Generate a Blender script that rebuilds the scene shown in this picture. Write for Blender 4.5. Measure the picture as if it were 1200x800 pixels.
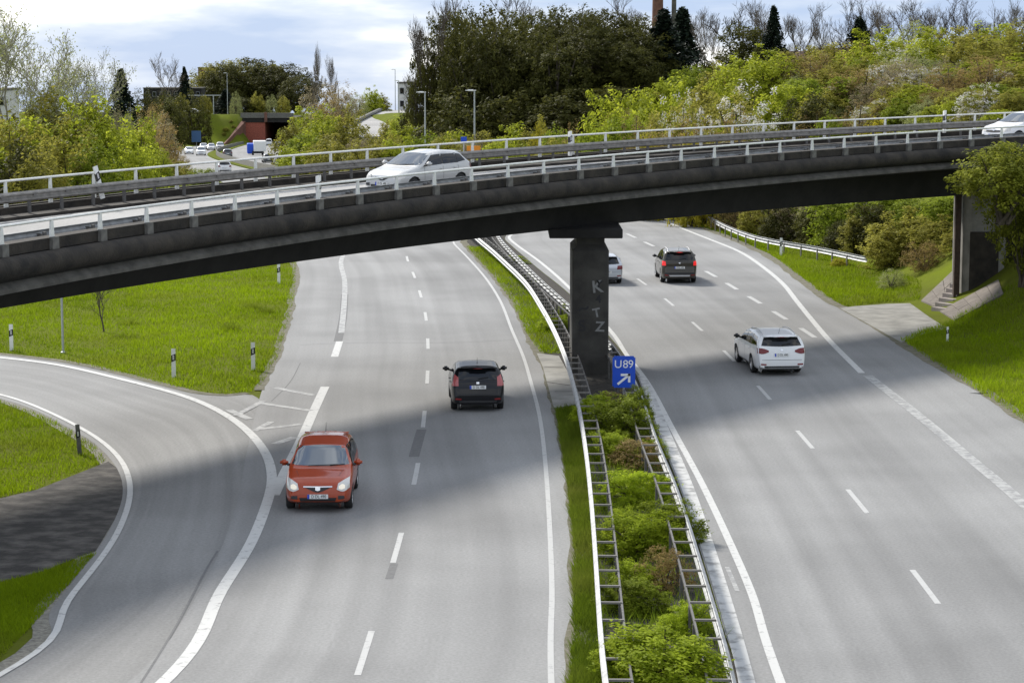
import bpy, bmesh, math, random
import numpy as np
from mathutils import Vector, Matrix
from mathutils.bvhtree import BVHTree
from math import radians as R, sin, cos, tan, pi, atan2, hypot

for o in list(bpy.data.objects): bpy.data.objects.remove(o)
scn = bpy.context.scene
COL = scn.collection
rng = np.random.default_rng(7); random.seed(7)

# ------------------------------------------------------------------ camera
F, YH, HC = 2550.0, 62.0, 11.5           # focal length in photo pixels, vanishing line of the road plane, eye height
TH = math.atan((400-YH)/F); CT, ST = cos(TH), sin(TH); H = HC*CT
cam = bpy.data.cameras.new('camera'); camo = bpy.data.objects.new('camera', cam); COL.objects.link(camo)
cam.sensor_width = 36; cam.lens = 36*F/1200; cam.clip_end = 9000; cam.clip_start = 0.5
camo.location = (0, 0, H); camo.rotation_euler = (pi/2-TH, 0, 0)
scn.camera = camo

# ------------------------------------------------------------------ world, sun, exposure
SUN_EL, SUN_AZ = R(39.5), R(-36)           # sun stands behind the bridge, a little to the left (azimuth from +Y towards +X)
w = bpy.data.worlds.new('World'); scn.world = w; w.use_nodes = True
nt = w.node_tree; nt.nodes.clear()
def wn(t, **k):
    n = nt.nodes.new(t)
    for a, b in k.items(): setattr(n, a, b)
    return n
out = wn('ShaderNodeOutputWorld'); bg = wn('ShaderNodeBackground'); bg.inputs[1].default_value = 0.14
tc = wn('ShaderNodeTexCoord'); mp = wn('ShaderNodeMapping', vector_type='POINT'); mp.inputs['Rotation'].default_value = (R(1.9), 0, 0)
sky = wn('ShaderNodeTexSky', sky_type='NISHITA'); sky.sun_disc = False
sky.sun_elevation = SUN_EL; sky.sun_rotation = SUN_AZ; sky.air_density = 1.0; sky.dust_density = 1.2; sky.ozone_density = 1.2
nt.links.new(tc.outputs['Generated'], mp.inputs[0]); nt.links.new(mp.outputs[0], sky.inputs[0])
m2 = wn('ShaderNodeMapping', vector_type='POINT'); m2.inputs['Scale'].default_value = (5.5, 5.5, 26); m2.inputs['Location'].default_value = (3.1, 0.4, 0.2)
nt.links.new(mp.outputs[0], m2.inputs[0])
nz = wn('ShaderNodeTexNoise'); nz.inputs['Scale'].default_value = 1.5; nz.inputs['Detail'].default_value = 6; nz.inputs['Roughness'].default_value = 0.52
nt.links.new(m2.outputs[0], nz.inputs['Vector'])
rp = wn('ShaderNodeValToRGB')
el = rp.color_ramp.elements
el[0].position = 0.36; el[0].color = (2.3, 2.95, 4.2, 1)
el[1].position = 0.49; el[1].color = (3.5, 3.95, 4.7, 1)
e = el.new(0.57); e.color = (5.0, 5.2, 5.5, 1)
e = el.new(0.64); e.color = (8.2, 8.1, 7.9, 1)
nt.links.new(nz.outputs['Fac'], rp.inputs[0])
mix = wn('ShaderNodeMix', data_type='RGBA'); mix.inputs[0].default_value = 0.93
nt.links.new(sky.outputs[0], mix.inputs[6]); nt.links.new(rp.outputs[0], mix.inputs[7])
nt.links.new(mix.outputs[2], bg.inputs[0]); nt.links.new(bg.outputs[0], out.inputs[0])
sl = bpy.data.lights.new('sun', 'SUN'); sl.energy = 3.7; sl.angle = R(8.5); sl.color = (1, 0.95, 0.87)
so = bpy.data.objects.new('sun', sl); COL.objects.link(so)
sv = Vector((sin(SUN_AZ)*cos(SUN_EL), cos(SUN_AZ)*cos(SUN_EL), sin(SUN_EL)))
so.rotation_euler = sv.to_track_quat('Z', 'Y').to_euler(); so.location = (-60, 90, 90)
vs = scn.view_settings; vs.view_transform = 'Standard'; vs.look = 'None'; vs.gamma = 1; vs.exposure = 0.6

# ------------------------------------------------------------------ pixel <-> place
def base(y):
    t = np.maximum(np.asarray(y, float)-140, 0)
    return np.where(t < 40, -0.0306*t*t/80, -0.0306*(t-20))
def ray(x, y):
    dx = (x-600)/F; dv = (y-400)/F
    return np.array([dx, CT-dv*ST, -ST-dv*CT])
def gp(x, y, h=0.0):
    d = ray(x, y); t = (h-H)/d[2]
    return (d[0]*t, d[1]*t)
def G(pts, h=0.0): return [gp(a, b, h) for a, b in pts]
def proj(x, y, z):
    Z = z-H; d = y*CT-Z*ST
    return 600+F*x/d, 400-F*(Z*CT+y*ST)/d
def atdepth(px, py, Y):
    d = ray(px, py); t = Y/d[1]
    return d[0]*t, Y, H+d[2]*t
def catmull(P, step=1.0):
    P = np.asarray(P, float); n = len(P)
    Q = np.vstack([2*P[0]-P[1], P, 2*P[-1]-P[-2]]); outp = []
    for i in range(n-1):
        p0, p1, p2, p3 = Q[i:i+4]
        k = max(2, int(np.linalg.norm(p2-p1)/step))
        for t in np.arange(k)/k:
            outp.append(0.5*((2*p1)+(-p0+p2)*t+(2*p0-5*p1+4*p2-p3)*t*t+(-p0+3*p1-3*p2+p3)*t**3))
    outp.append(P[-1]); return np.array(outp)
def resamp(P, step=None, n=None):
    P = np.asarray(P, float); d = np.r_[0, np.cumsum(np.linalg.norm(np.diff(P, axis=0), axis=1))]
    if n is None: n = max(2, int(d[-1]/step)+1)
    s = np.linspace(0, d[-1], n)
    return np.stack([np.interp(s, d, P[:, k]) for k in range(P.shape[1])], 1)
def smooth_line(P, step=1.0, it=6):
    Q = resamp(catmull(P, .5), step)
    for _ in range(it):
        Q[1:-1] = .25*Q[:-2]+.5*Q[1:-1]+.25*Q[2:]
    return Q

# ------------------------------------------------------------------ mesh helpers
def link(o, parent=None):
    COL.objects.link(o)
    if parent is not None: o.parent = parent
    return o
def meshdata(name, v, f, mat=None, smooth=False):
    me = bpy.data.meshes.new(name)
    me.from_pydata([tuple(map(float, p)) for p in v], [], [tuple(map(int, q)) for q in f])
    if mat: me.materials.append(mat)
    if smooth: me.polygons.foreach_set('use_smooth', [True]*len(me.polygons))
    me.update(); return me
def mo(name, v, f, mat, parent=None, smooth=False, loc=None):
    o = bpy.data.objects.new(name, meshdata(name, v, f, mat, smooth))
    if loc is not None: o.location = loc
    return link(o, parent)
def ob(name, me, parent=None, loc=(0, 0, 0), rot=(0, 0, 0), scale=(1, 1, 1)):
    o = bpy.data.objects.new(name, me); o.location = loc; o.rotation_euler = rot; o.scale = scale
    return link(o, parent)
def empty(name, loc=(0, 0, 0), rz=0):
    o = bpy.data.objects.new(name, None); o.location = loc; o.rotation_euler = (0, 0, rz); o.empty_display_size = .3
    return link(o)
def tag(o, label=None, cat=None, group=None, kind=None):
    if label: o['label'] = label
    if cat: o['category'] = cat
    if group: o['group'] = group
    if kind: o['kind'] = kind
    return o
class MB:
    def __init__(s): s.v = []; s.f = []
    def add(s, v, f):
        n = len(s.v); s.v += [tuple(p) for p in v]; s.f += [tuple(i+n for i in q) for q in f]; return s
    def box(s, c, d, M=None):
        x, y, z = d[0]/2, d[1]/2, d[2]/2
        v = [Vector((c[0]+a*x, c[1]+b*y, c[2]+g*z)) for a in (-1, 1) for b in (-1, 1) for g in (-1, 1)]
        if M is not None: v = [M @ p for p in v]
        return s.add(v, [(0, 1, 3, 2), (4, 6, 7, 5), (0, 4, 5, 1), (2, 3, 7, 6), (0, 2, 6, 4), (1, 5, 7, 3)])
    def tube(s, pts, r, n=8, cap=True):
        pts = [Vector(p) for p in pts]; r = r if hasattr(r, '__len__') else [r]*len(pts)
        rings = []; u0 = None
        for i, p in enumerate(pts):
            t = (pts[min(i+1, len(pts)-1)]-pts[max(i-1, 0)]).normalized()
            if u0 is None: u0 = t.orthogonal().normalized()
            u = (u0-t*u0.dot(t)).normalized(); u0 = u; q = t.cross(u)
            rings.append([p+(u*cos(2*pi*k/n)+q*sin(2*pi*k/n))*r[i] for k in range(n)])
        v = [p for rg in rings for p in rg]; f = []
        for i in range(len(pts)-1):
            for k in range(n): f.append((i*n+k, i*n+(k+1) % n, (i+1)*n+(k+1) % n, (i+1)*n+k))
        if cap: f.append(tuple(range(n))[::-1]); f.append(tuple((len(pts)-1)*n+k for k in range(n)))
        return s.add(v, f)
    def lathe(s, prof, n=24, axis='z', c=(0, 0, 0)):
        v = []
        for (r, h) in prof:
            for k in range(n):
                a = 2*pi*k/n
                p = (r*cos(a), r*sin(a), h) if axis == 'z' else (r*cos(a), h, r*sin(a))
                v.append((p[0]+c[0], p[1]+c[1], p[2]+c[2]))
        f = [(i*n+k, i*n+(k+1) % n, (i+1)*n+(k+1) % n, (i+1)*n+k) for i in range(len(prof)-1) for k in range(n)]
        return s.add(v, f)
    def me(s, name, mat, smooth=False): return meshdata(name, s.v, s.f, mat, smooth)
    def build(s, name, mat, parent=None, smooth=False, loc=None): return mo(name, s.v, s.f, mat, parent, smooth, loc)
def autosmooth(o, ang=35):
    me = o.data if hasattr(o, 'data') else o
    me.polygons.foreach_set('use_smooth', [True]*len(me.polygons))
    bm = bmesh.new(); bm.from_mesh(me)
    for e in bm.edges:
        if len(e.link_faces) == 2 and e.calc_face_angle(0) > R(ang): e.smooth = False
    bm.to_mesh(me); bm.free(); return o
def sweep(path, section, closed=True):
    """path: list of (origin, right(inward) vec, up vec); section: list of (o, z)"""
    v = []; n = len(section); f = []
    for (p, r, u) in path:
        for (o, z) in section: v.append(Vector(p)+Vector(r)*o+Vector(u)*z)
    m = n if closed else n-1
    for i in range(len(path)-1):
        for k in range(m): f.append((i*n+k, (i+1)*n+k, (i+1)*n+(k+1) % n, i*n+(k+1) % n))
    if closed: f.append(tuple(range(n))); f.append(tuple((len(path)-1)*n+k for k in range(n))[::-1])
    return v, f
def line_path(P, z=0.0, fn=None):
    P = np.asarray(P, float); t = np.gradient(P[:, :2], axis=0); t /= np.linalg.norm(t, axis=1)[:, None]
    o = []
    for i, p in enumerate(P):
        zz = (p[2] if len(p) > 2 else 0)+z+(float(fn(p[0], p[1])) if fn else 0)
        o.append(((p[0], p[1], zz), (t[i, 1], -t[i, 0], 0), (0, 0, 1)))
    return o

# ------------------------------------------------------------------ materials
def mat(name, col, rough=.8, var=0.0, scale=3.0, detail=4, bump=0.0, bscale=40, metal=0.0, col2=None, spec=None, coat=0, stretch=None, coords='Object', ramp=(.35, .65), emit=None):
    m = bpy.data.materials.new(name); m.use_nodes = True; n = m.node_tree; b = n.nodes['Principled BSDF']
    b.inputs['Roughness'].default_value = rough; b.inputs['Metallic'].default_value = metal
    if spec is not None: b.inputs['Specular IOR Level'].default_value = spec
    if coat: b.inputs['Coat Weight'].default_value = coat; b.inputs['Coat Roughness'].default_value = .06
    if emit: b.inputs['Emission Color'].default_value = (*emit[0], 1); b.inputs['Emission Strength'].default_value = emit[1]
    c1 = (*col, 1)
    if var or col2:
        t = n.nodes.new('ShaderNodeTexCoord'); mp = n.nodes.new('ShaderNodeMapping'); nzz = n.nodes.new('ShaderNodeTexNoise'); cr = n.nodes.new('ShaderNodeValToRGB')
        if stretch: mp.inputs['Scale'].default_value = stretch
        nzz.inputs['Scale'].default_value = scale; nzz.inputs['Detail'].default_value = detail; nzz.inputs['Roughness'].default_value = .6
        n.links.new(t.outputs[coords], mp.inputs[0]); n.links.new(mp.outputs[0], nzz.inputs['Vector']); n.links.new(nzz.outputs['Fac'], cr.inputs[0])
        a = col2 if col2 else tuple(c*(1-var) for c in col); d = col if col2 else tuple(min(1, c*(1+var)) for c in col)
        cr.color_ramp.elements[0].position = ramp[0]; cr.color_ramp.elements[0].color = (*a, 1)
        cr.color_ramp.elements[1].position = ramp[1]; cr.color_ramp.elements[1].color = (*d, 1)
        n.links.new(cr.outputs[0], b.inputs['Base Color'])
    else: b.inputs['Base Color'].default_value = c1
    if bump:
        t = n.nodes.new('ShaderNodeTexCoord'); nzz = n.nodes.new('ShaderNodeTexNoise'); bp = n.nodes.new('ShaderNodeBump')
        nzz.inputs['Scale'].default_value = bscale; nzz.inputs['Detail'].default_value = 5; bp.inputs['Strength'].default_value = bump; bp.inputs['Distance'].default_value = .05
        n.links.new(t.outputs[coords], nzz.inputs['Vector']); n.links.new(nzz.outputs['Fac'], bp.inputs['Height']); n.links.new(bp.outputs[0], b.inputs['Normal'])
    return m
def leafmat(name, dark, light, trans=.35, rough=.55, dry=None):
    m = bpy.data.materials.new(name); m.use_nodes = True; n = m.node_tree; n.nodes.clear()
    o = n.nodes.new('ShaderNodeOutputMaterial'); p = n.nodes.new('ShaderNodeBsdfPrincipled'); tr = n.nodes.new('ShaderNodeBsdfTranslucent'); mx = n.nodes.new('ShaderNodeMixShader')
    a = n.nodes.new('ShaderNodeAttribute'); a.attribute_name = 'shade'; cr = n.nodes.new('ShaderNodeValToRGB')
    cr.color_ramp.elements[0].color = (*dark, 1); cr.color_ramp.elements[1].color = (*light, 1)
    oi = n.nodes.new('ShaderNodeObjectInfo'); hs = n.nodes.new('ShaderNodeHueSaturation'); mr = n.nodes.new('ShaderNodeMapRange')
    mr.inputs[3].default_value = .82; mr.inputs[4].default_value = 1.18
    n.links.new(oi.outputs['Random'], mr.inputs[0]); n.links.new(mr.outputs[0], hs.inputs['Value'])
    n.links.new(a.outputs['Fac'], cr.inputs[0]); n.links.new(cr.outputs[0], hs.inputs['Color']); n.links.new(hs.outputs[0], p.inputs['Base Color']); n.links.new(hs.outputs[0], tr.inputs['Color'])
    if dry:
        tc_ = n.nodes.new('ShaderNodeTexCoord'); z_ = n.nodes.new('ShaderNodeTexNoise'); z_.inputs['Scale'].default_value = .28; z_.inputs['Detail'].default_value = 6; m_ = n.nodes.new('ShaderNodeMapRange'); m_.inputs[1].default_value = .46; m_.inputs[2].default_value = .70; m_.inputs[4].default_value = .4
        x_ = n.nodes.new('ShaderNodeMix'); x_.data_type = 'RGBA'; x_.inputs[7].default_value = (*dry, 1)
        n.links.new(tc_.outputs['Object'], z_.inputs['Vector']); n.links.new(z_.outputs['Fac'], m_.inputs[0]); n.links.new(m_.outputs[0], x_.inputs[0]); n.links.new(hs.outputs[0], x_.inputs[6])
        n.links.new(x_.outputs[2], p.inputs['Base Color']); n.links.new(x_.outputs[2], tr.inputs['Color'])
    p.inputs['Roughness'].default_value = rough; p.inputs['Specular IOR Level'].default_value = .05
    mx.inputs[0].default_value = trans; n.links.new(p.outputs[0], mx.inputs[1]); n.links.new(tr.outputs[0], mx.inputs[2]); n.links.new(mx.outputs[0], o.inputs[0])
    return m
def roadmat(name, col, track=True, tint=(1, 1, 1)):
    m = bpy.data.materials.new(name); m.use_nodes = True; n = m.node_tree; b = n.nodes['Principled BSDF']; b.inputs['Roughness'].default_value = .82
    b.inputs['Specular IOR Level'].default_value = .35
    def N(t, **k):
        x = n.nodes.new(t)
        for q, r_ in k.items(): setattr(x, q, r_)
        return x
    tco = N('ShaderNodeTexCoord'); uv = N('ShaderNodeUVMap'); 
    n1 = N('ShaderNodeTexNoise'); n1.inputs['Scale'].default_value = .16; n1.inputs['Detail'].default_value = 5
    n2 = N('ShaderNodeTexNoise'); n2.inputs['Scale'].default_value = 14; n2.inputs['Detail'].default_value = 6; n2.inputs['Roughness'].default_value = .7
    mpp = N('ShaderNodeMapping'); mpp.inputs['Scale'].default_value = (1.15, .018, 1)
    n3 = N('ShaderNodeTexNoise'); n3.inputs['Scale'].default_value = 1.0; n3.inputs['Detail'].default_value = 3
    n.links.new(tco.outputs['Object'], n1.inputs['Vector']); n.links.new(tco.outputs['Object'], n2.inputs['Vector'])
    n.links.new(uv.outputs[0], mpp.inputs[0]); n.links.new(mpp.outputs[0], n3.inputs['Vector'])
    def mad(src, lo, hi, a, c):
        r_ = N('ShaderNodeMapRange'); r_.inputs[1].default_value = lo; r_.inputs[2].default_value = hi; r_.inputs[3].default_value = a; r_.inputs[4].default_value = c
        n.links.new(src, r_.inputs[0]); return r_.outputs[0]
    f1 = mad(n1.outputs['Fac'], .28, .6, .80, 1.08); f2 = mad(n2.outputs['Fac'], .25, .75, .74, 1.24); f3 = mad(n3.outputs['Fac'], .3, .7, .84 if track else .95, 1.12 if track else 1.05)
    def mul(a, c):
        x = N('ShaderNodeMath', operation='MULTIPLY'); n.links.new(a, x.inputs[0]); n.links.new(c, x.inputs[1]); return x.outputs[0]
    v = mul(mul(f1, f2), f3)
    cx = N('ShaderNodeVectorMath', operation='SCALE'); cx.inputs[0].default_value = col; n.links.new(v, cx.inputs['Scale']); n.links.new(cx.outputs[0], b.inputs['Base Color'])
    bp = N('ShaderNodeBump'); bp.inputs['Strength'].default_value = .12; bp.inputs['Distance'].default_value = .01
    n.links.new(n2.outputs['Fac'], bp.inputs['Height']); n.links.new(bp.outputs[0], b.inputs['Normal'])
    return m
def paintmat(name, col, under, wear=.42, scale=5):
    m = bpy.data.materials.new(name); m.use_nodes = True; n = m.node_tree; b = n.nodes['Principled BSDF']; b.inputs['Roughness'].default_value = .6
    t = n.nodes.new('ShaderNodeTexCoord'); z = n.nodes.new('ShaderNodeTexNoise'); z.inputs['Scale'].default_value = scale; z.inputs['Detail'].default_value = 8; z.inputs['Roughness'].default_value = .7
    cr = n.nodes.new('ShaderNodeValToRGB'); cr.color_ramp.elements[0].position = wear-.06; cr.color_ramp.elements[0].color = (*under, 1); cr.color_ramp.elements[1].position = wear+.05; cr.color_ramp.elements[1].color = (*col, 1)
    n.links.new(t.outputs['Object'], z.inputs['Vector']); n.links.new(z.outputs['Fac'], cr.inputs[0]); n.links.new(cr.outputs[0], b.inputs['Base Color'])
    return m
ASPH = (.215, .215, .212)
M = dict(
    asphalt=roadmat('asphalt', ASPH), asphalt2=roadmat('asphalt_bridge', (.30, .295, .285), False), asphalt3=roadmat('asphalt_ramp', (.21, .209, .204)),
    paint=paintmat('road_paint', (.47, .47, .455), ASPH, .40), paint_mid=paintmat('road_paint_grey', (.40, .40, .39), ASPH, .40, 6), paint_old=paintmat('road_paint_worn', (.36, .36, .35), ASPH, .50, 3),
    patch_faint=mat('oil_stain', (.19, .19, .188), .85, 0, 1.5, 8, col2=(.13, .13, .128), ramp=(.35, .65)), patch=mat('tar_patch', (.12, .12, .12), .9, .15, 8),
    grass=mat('lawn', (.12, .15, .010), 1, 0, .30, 8, .6, 9, spec=.05, col2=(.085, .095, .016), ramp=(.3, .72)),
    soil=mat('soil', (.028, .024, .018), 1, .4, 4, 6, .6, 12), dirt=mat('shaded_dirt_verge', (.115, .105, .092), .95, 0, 1.5, 9, .35, 16, col2=(.022, .019, .016), ramp=(.42, .72), stretch=(1, 1.3, 1)),  # dirt: earth tone, darkened further to hold the bridge's shade
    gravel=mat('gravel_edge', (.19, .18, .15), .95, .35, 9, 6, .5, 30),
    kerbstrip=mat('gutter_concrete', (.46, .46, .45), .6, 0, 2.6, 9, .1, 20, col2=(.20, .20, .195), ramp=(.36, .52)),
    pad=mat('pad_concrete', (.24, .235, .215), .9, .25, 1.2, 8, .15, 20),
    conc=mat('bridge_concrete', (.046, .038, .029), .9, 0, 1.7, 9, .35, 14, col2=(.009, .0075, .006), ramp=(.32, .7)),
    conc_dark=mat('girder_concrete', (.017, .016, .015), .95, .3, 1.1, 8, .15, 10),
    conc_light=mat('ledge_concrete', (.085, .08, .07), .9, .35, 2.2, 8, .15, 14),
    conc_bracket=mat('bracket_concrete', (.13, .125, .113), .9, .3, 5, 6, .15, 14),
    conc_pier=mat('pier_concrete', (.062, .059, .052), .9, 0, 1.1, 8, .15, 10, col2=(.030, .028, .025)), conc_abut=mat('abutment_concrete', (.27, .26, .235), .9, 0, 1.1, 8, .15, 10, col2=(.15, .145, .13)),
    rail=mat('white_rail_paint', (.72, .72, .68), .5, .10, 6, 5), galv=mat('galvanised_steel', (.31, .32, .325), .5, .25, 4, 6, metal=.3),
    galv_dull=mat('weathered_steel', (.20, .19, .175), .6, .25, 5, 6, metal=.35), strap=mat('strap_steel', (.22, .205, .185), .5, .15, 5, metal=.3),
    post=mat('post_steel', (.12, .115, .11), .6, .2, 6, metal=.3),
    white=mat('white_plastic', (.78, .78, .76), .45, .05, 8), black=mat('black_plastic', (.015, .015, .016), .5), rubber=mat('tyre_rubber', (.016, .016, .016), .85),
    rim=mat('alloy', (.5, .5, .5), .3, metal=.9), screen=mat('windscreen_glass', (.17, .19, .215), .05, metal=.7), glass=mat('car_glass', (.008, .009, .011), .04, spec=.45),  # screen: grey-blue metal tone stands in for sky reflected in the glass
    trim=mat('dark_trim', (.03, .03, .032), .55), chrome=mat('chrome', (.75, .75, .75), .15, metal=1), silvertrim=mat('silver_trim', (.55, .55, .56), .4, metal=.4),
    lamp_clear=mat('headlamp_glass', (.62, .6, .56), .08, spec=.8, coat=.6), lamp_lit=mat('lit_headlamp', (.75, .7, .6), .2, emit=((1, .88, .66), .25)),
    tail=mat('tail_lamp', (.16, .006, .008), .2, coat=.15), tail_lit=mat('lit_brake_lamp', (.6, .02, .02), .2, emit=((1, .03, .03), .35)), tail_pink=mat('tail_lamp_clear', (.42, .10, .10), .15, coat=.3),
    reflector=mat('reflector_red', (.22, .015, .015), .25), amber=mat('amber', (.8, .3, .02), .3),
    plate=mat('plate_white', (.72, .72, .70), .5), plate_blue=mat('plate_blue', (.02, .06, .45), .5), ink=mat('plate_ink', (.02, .02, .02), .6),
    signblue=mat('sign_blue', (.008, .07, .52), .4), signwhite=mat('sign_white', (.8, .8, .8), .4), signback=mat('sign_back', (.3, .31, .32), .5, metal=.3), orange=mat('orange_sign', (.75, .26, .01), .5),
    brick=mat('brick', (.27, .075, .05), .9, .25, 3, 6), brick_dark=mat('brick_building', (.15, .07, .05), .9, .25, 1.5, 6), dark=mat('tunnel_dark', (.02, .02, .02), 1),
    stone=mat('slope_stone', (.165, .145, .125), .95, .2, 2, 8, .3, 20), step=mat('step_stone', (.32, .28, .26), .95, .2, 3, 6), rust=mat('rusty_steel', (.05, .03, .022), .8, .3, 6),
    graf_w=mat('graffiti_pale', (.20, .20, .195), .8, .2, 6), graf_k=mat('graffiti_dark', (.02, .02, .022), .8),
    bark=mat('bark', (.075, .06, .045), .95, .3, 6, 6, .4, 20), bark_pale=mat('bark_pale', (.27, .25, .19), .95, .25, 6), twig=mat('twig', (.14, .115, .085), .95, .2, 5),
    roof=mat('roof_tile', (.085, .045, .032), .9, .25, 2), render=mat('render_wall', (.55, .54, .52), .9, .08, 1), lampgrey=mat('lamp_steel', (.42, .44, .45), .5, metal=.4),
    L_lime=leafmat('leaf_lime', (.19, .225, .016), (.43, .47, .045), .55), L_olive=leafmat('leaf_olive', (.17, .165, .028), (.37, .345, .065), .52),
    L_green=leafmat('leaf_green', (.12, .16, .014), (.30, .36, .032), .5), L_dark=leafmat('leaf_dark', (.034, .037, .011), (.108, .108, .024), .42),
    L_brown=leafmat('leaf_brown', (.16, .115, .045), (.34, .25, .09), .45), L_pale=leafmat('leaf_pale', (.18, .20, .07), (.40, .42, .17), .4),
    L_blossom=leafmat('blossom', (.42, .40, .36), (.85, .83, .78), .3), L_conifer=leafmat('needles', (.010, .016, .012), (.035, .05, .03), .1),
    L_mauve=leafmat('leaf_mauve', (.18, .15, .09), (.36, .31, .19), .45), L_yellow=leafmat('leaf_yellow', (.22, .20, .02), (.48, .42, .04), .4),
    L_grass=leafmat('grass_blade', (.11, .165, .005), (.27, .37, .010), .5, dry=(.19, .185, .035)), L_grass2=leafmat('weed_blade', (.055, .09, .008), (.20, .28, .018), .45, dry=(.21, .20, .05)), L_ivy=leafmat('leaf_ivy', (.06, .075, .010), (.34, .36, .045), .45), L_bush=leafmat('leaf_bush', (.20, .27, .014), (.47, .56, .04), .58),
)
def carpaint(name, col, metal=.0, coat=.8): return mat('paint_'+name, col, .4, coat=coat, metal=metal, spec=.15)

# ------------------------------------------------------------------ road lines traced on the road plane
far_s = lambda pts: list(pts)
# asphalt edges, near -> far (world metres)
A_L = [(-9.6, -30), (-9.5, 0), (-9.3, 30)]+G([(150, 800), (235, 690), (275, 600), (287, 540), (298, 490), (310, 449), (327, 417), (337, 384), (345, 350), (348, 312)])+[(-15.4, 140), (-29, 222), (-51.5, 330), (-68, 430), (-81, 560), (-84, 600)]
A_R = [(-.6, -30), (.3, 0), (.85, 30)]+G([(666, 800), (671, 705), (671, 634), (662, 553), (650, 480), (636, 430), (617, 394), (600, 357), (577, 324), (543, 287)])+[(-4.9, 148), (-20, 222), (-43, 330), (-60, 430), (-72.5, 560), (-75.5, 600)]
C_L = [(2.6, -30), (3.2, 0), (3.6, 30)]+G([(868, 800), (850, 743), (832, 681), (814, 624), (795, 567), (772, 510), (757, 467), (740, 428), (715, 395), (667, 344), (630, 314), (594, 283)])+[(-2.0, 150), (-16.5, 224), (-40, 331), (-56.5, 431), (-69, 560), (-72, 618)]
C_R = [(16.6, -30), (16.5, 0), (16.3, 30)]+G([(1183, 483), (1150, 460), (1100, 433), (1050, 400), (987, 363), (967, 352), (933, 327), (900, 302), (850, 278), (807, 263)])+[(10, 156), (0, 222), (-27, 331), (-43.5, 431), (-56, 560), (-59, 618)]
def xy(line):
    P = catmull(line, .5); o = np.argsort(P[:, 1]); return P[o, 1], P[o, 0]
XA_L, XA_R, XC_L, XC_R = map(xy, (A_L, A_R, C_L, C_R))
def X(t, y): return np.interp(y, t[0], t[1])
def sst(a, b, x):
    t = np.clip((np.asarray(x, float)-a)/(b-a), 0, 1); return t*t*(3-2*t)
def terrain(x, y):
    x = np.asarray(x, float); y = np.asarray(y, float)
    b = base(y); dR = x-X(XC_R, y); dL = X(XA_L, y)-x
    pl = np.interp(y, [-50, 40, 70, 92, 110, 150, 230, 320, 420, 560, 640, 900], [1.5, 2.2, 4.5, 7.0, 7.6, 8.6, 9.0, 8.0, 7.5, 8, 8.5, 10])
    st = np.interp(y, [0, 60, 90, 110, 140, 250, 350], [2.2, 2.2, 3.0, 3.5, 5.5, 3, 1.5])
    r = pl*sst(0, 1, (dR-st)/(pl*1.75))+np.maximum(dR-st-pl*1.75, 0)*.012
    pl2 = np.interp(y, [0, 150, 190, 300, 400, 460, 560, 640, 900], [0, 0, 1.0, 1.5, 3, 6.5, 7.6, 8.5, 10])
    l = pl2*sst(0, 1, (dL-1.0)/(pl2*2.0+.01))
    und = (.10*np.sin(x*.31+y*.17)+.07*np.sin(x*.13-y*.29+1))*sst(1.5, 7, np.maximum(dR, np.where(y < 150, -1, dL)))*(y > 66)
    cross = 8.2*sst(np.where((x > -76) & (x < -56), 626, 592), np.where((x > -76) & (x < -56), 634, 606), y)
    g = np.maximum(np.maximum(r, l), cross)
    return b-.03+g+und*.6
def hit(px, py, y0=35, y1=2500, lift=0.0):
    d = ray(px, py); Y = y0
    prev = Y
    while Y < y1:
        t = Y/d[1]
        if H+d[2]*t <= float(terrain(d[0]*t, Y))+lift:
            a, c = prev, Y
            for _ in range(18):
                m_ = (a+c)/2; t = m_/d[1]
                if H+d[2]*t <= float(terrain(d[0]*t, m_))+lift: c = m_
                else: a = m_
            t = c/d[1]; return np.array([d[0]*t, c, H+d[2]*t])
        prev = Y; Y += max(.5, Y*.006)
    t = y1/d[1]; return np.array([d[0]*t, y1, H+d[2]*t])

# ------------------------------------------------------------------ ground sheet
xs = np.unique(np.r_[np.linspace(-3000, -200, 15), np.linspace(-200, -60, 36), np.linspace(-60, -22, 32), np.linspace(-22, 48, 71), np.linspace(48, 130, 30), np.linspace(130, 3000, 16)])
ys = np.unique(np.r_[np.linspace(-120, 20, 12), np.linspace(20, 200, 150), np.linspace(200, 660, 150), np.linspace(660, 1000, 12), np.linspace(1000, 7000, 13)])
gx, gy = np.meshgrid(xs, ys, indexing='ij'); gz = terrain(gx, gy)
nx, ny = gx.shape
idx = np.arange(nx*ny).reshape(nx, ny)
fc = np.stack([idx[:-1, :-1], idx[1:, :-1], idx[1:, 1:], idx[:-1, 1:]], -1).reshape(-1, 4)
def bigmesh(name, v, f, mt, smooth=False, shade=None):
    v = np.asarray(v, np.float32); f = np.asarray(f, np.int32); k = f.shape[1]
    me = bpy.data.meshes.new(name); me.vertices.add(len(v)); me.vertices.foreach_set('co', v.ravel())
    me.loops.add(f.size); me.loops.foreach_set('vertex_index', f.ravel())
    me.polygons.add(len(f)); me.polygons.foreach_set('loop_start', np.arange(0, f.size, k, dtype=np.int32))
    me.polygons.foreach_set('use_smooth', np.full(len(f), smooth))
    if shade is not None:
        a = me.attributes.new('shade', 'FLOAT', 'FACE'); a.data.foreach_set('value', np.asarray(shade, np.float32))
    me.materials.append(mt); me.update(calc_edges=True); me.validate(); return me
tag(ob('ground', bigmesh('ground', np.stack([gx, gy, gz], -1).reshape(-1, 3), fc, M['grass'], True)), kind='structure')

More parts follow.
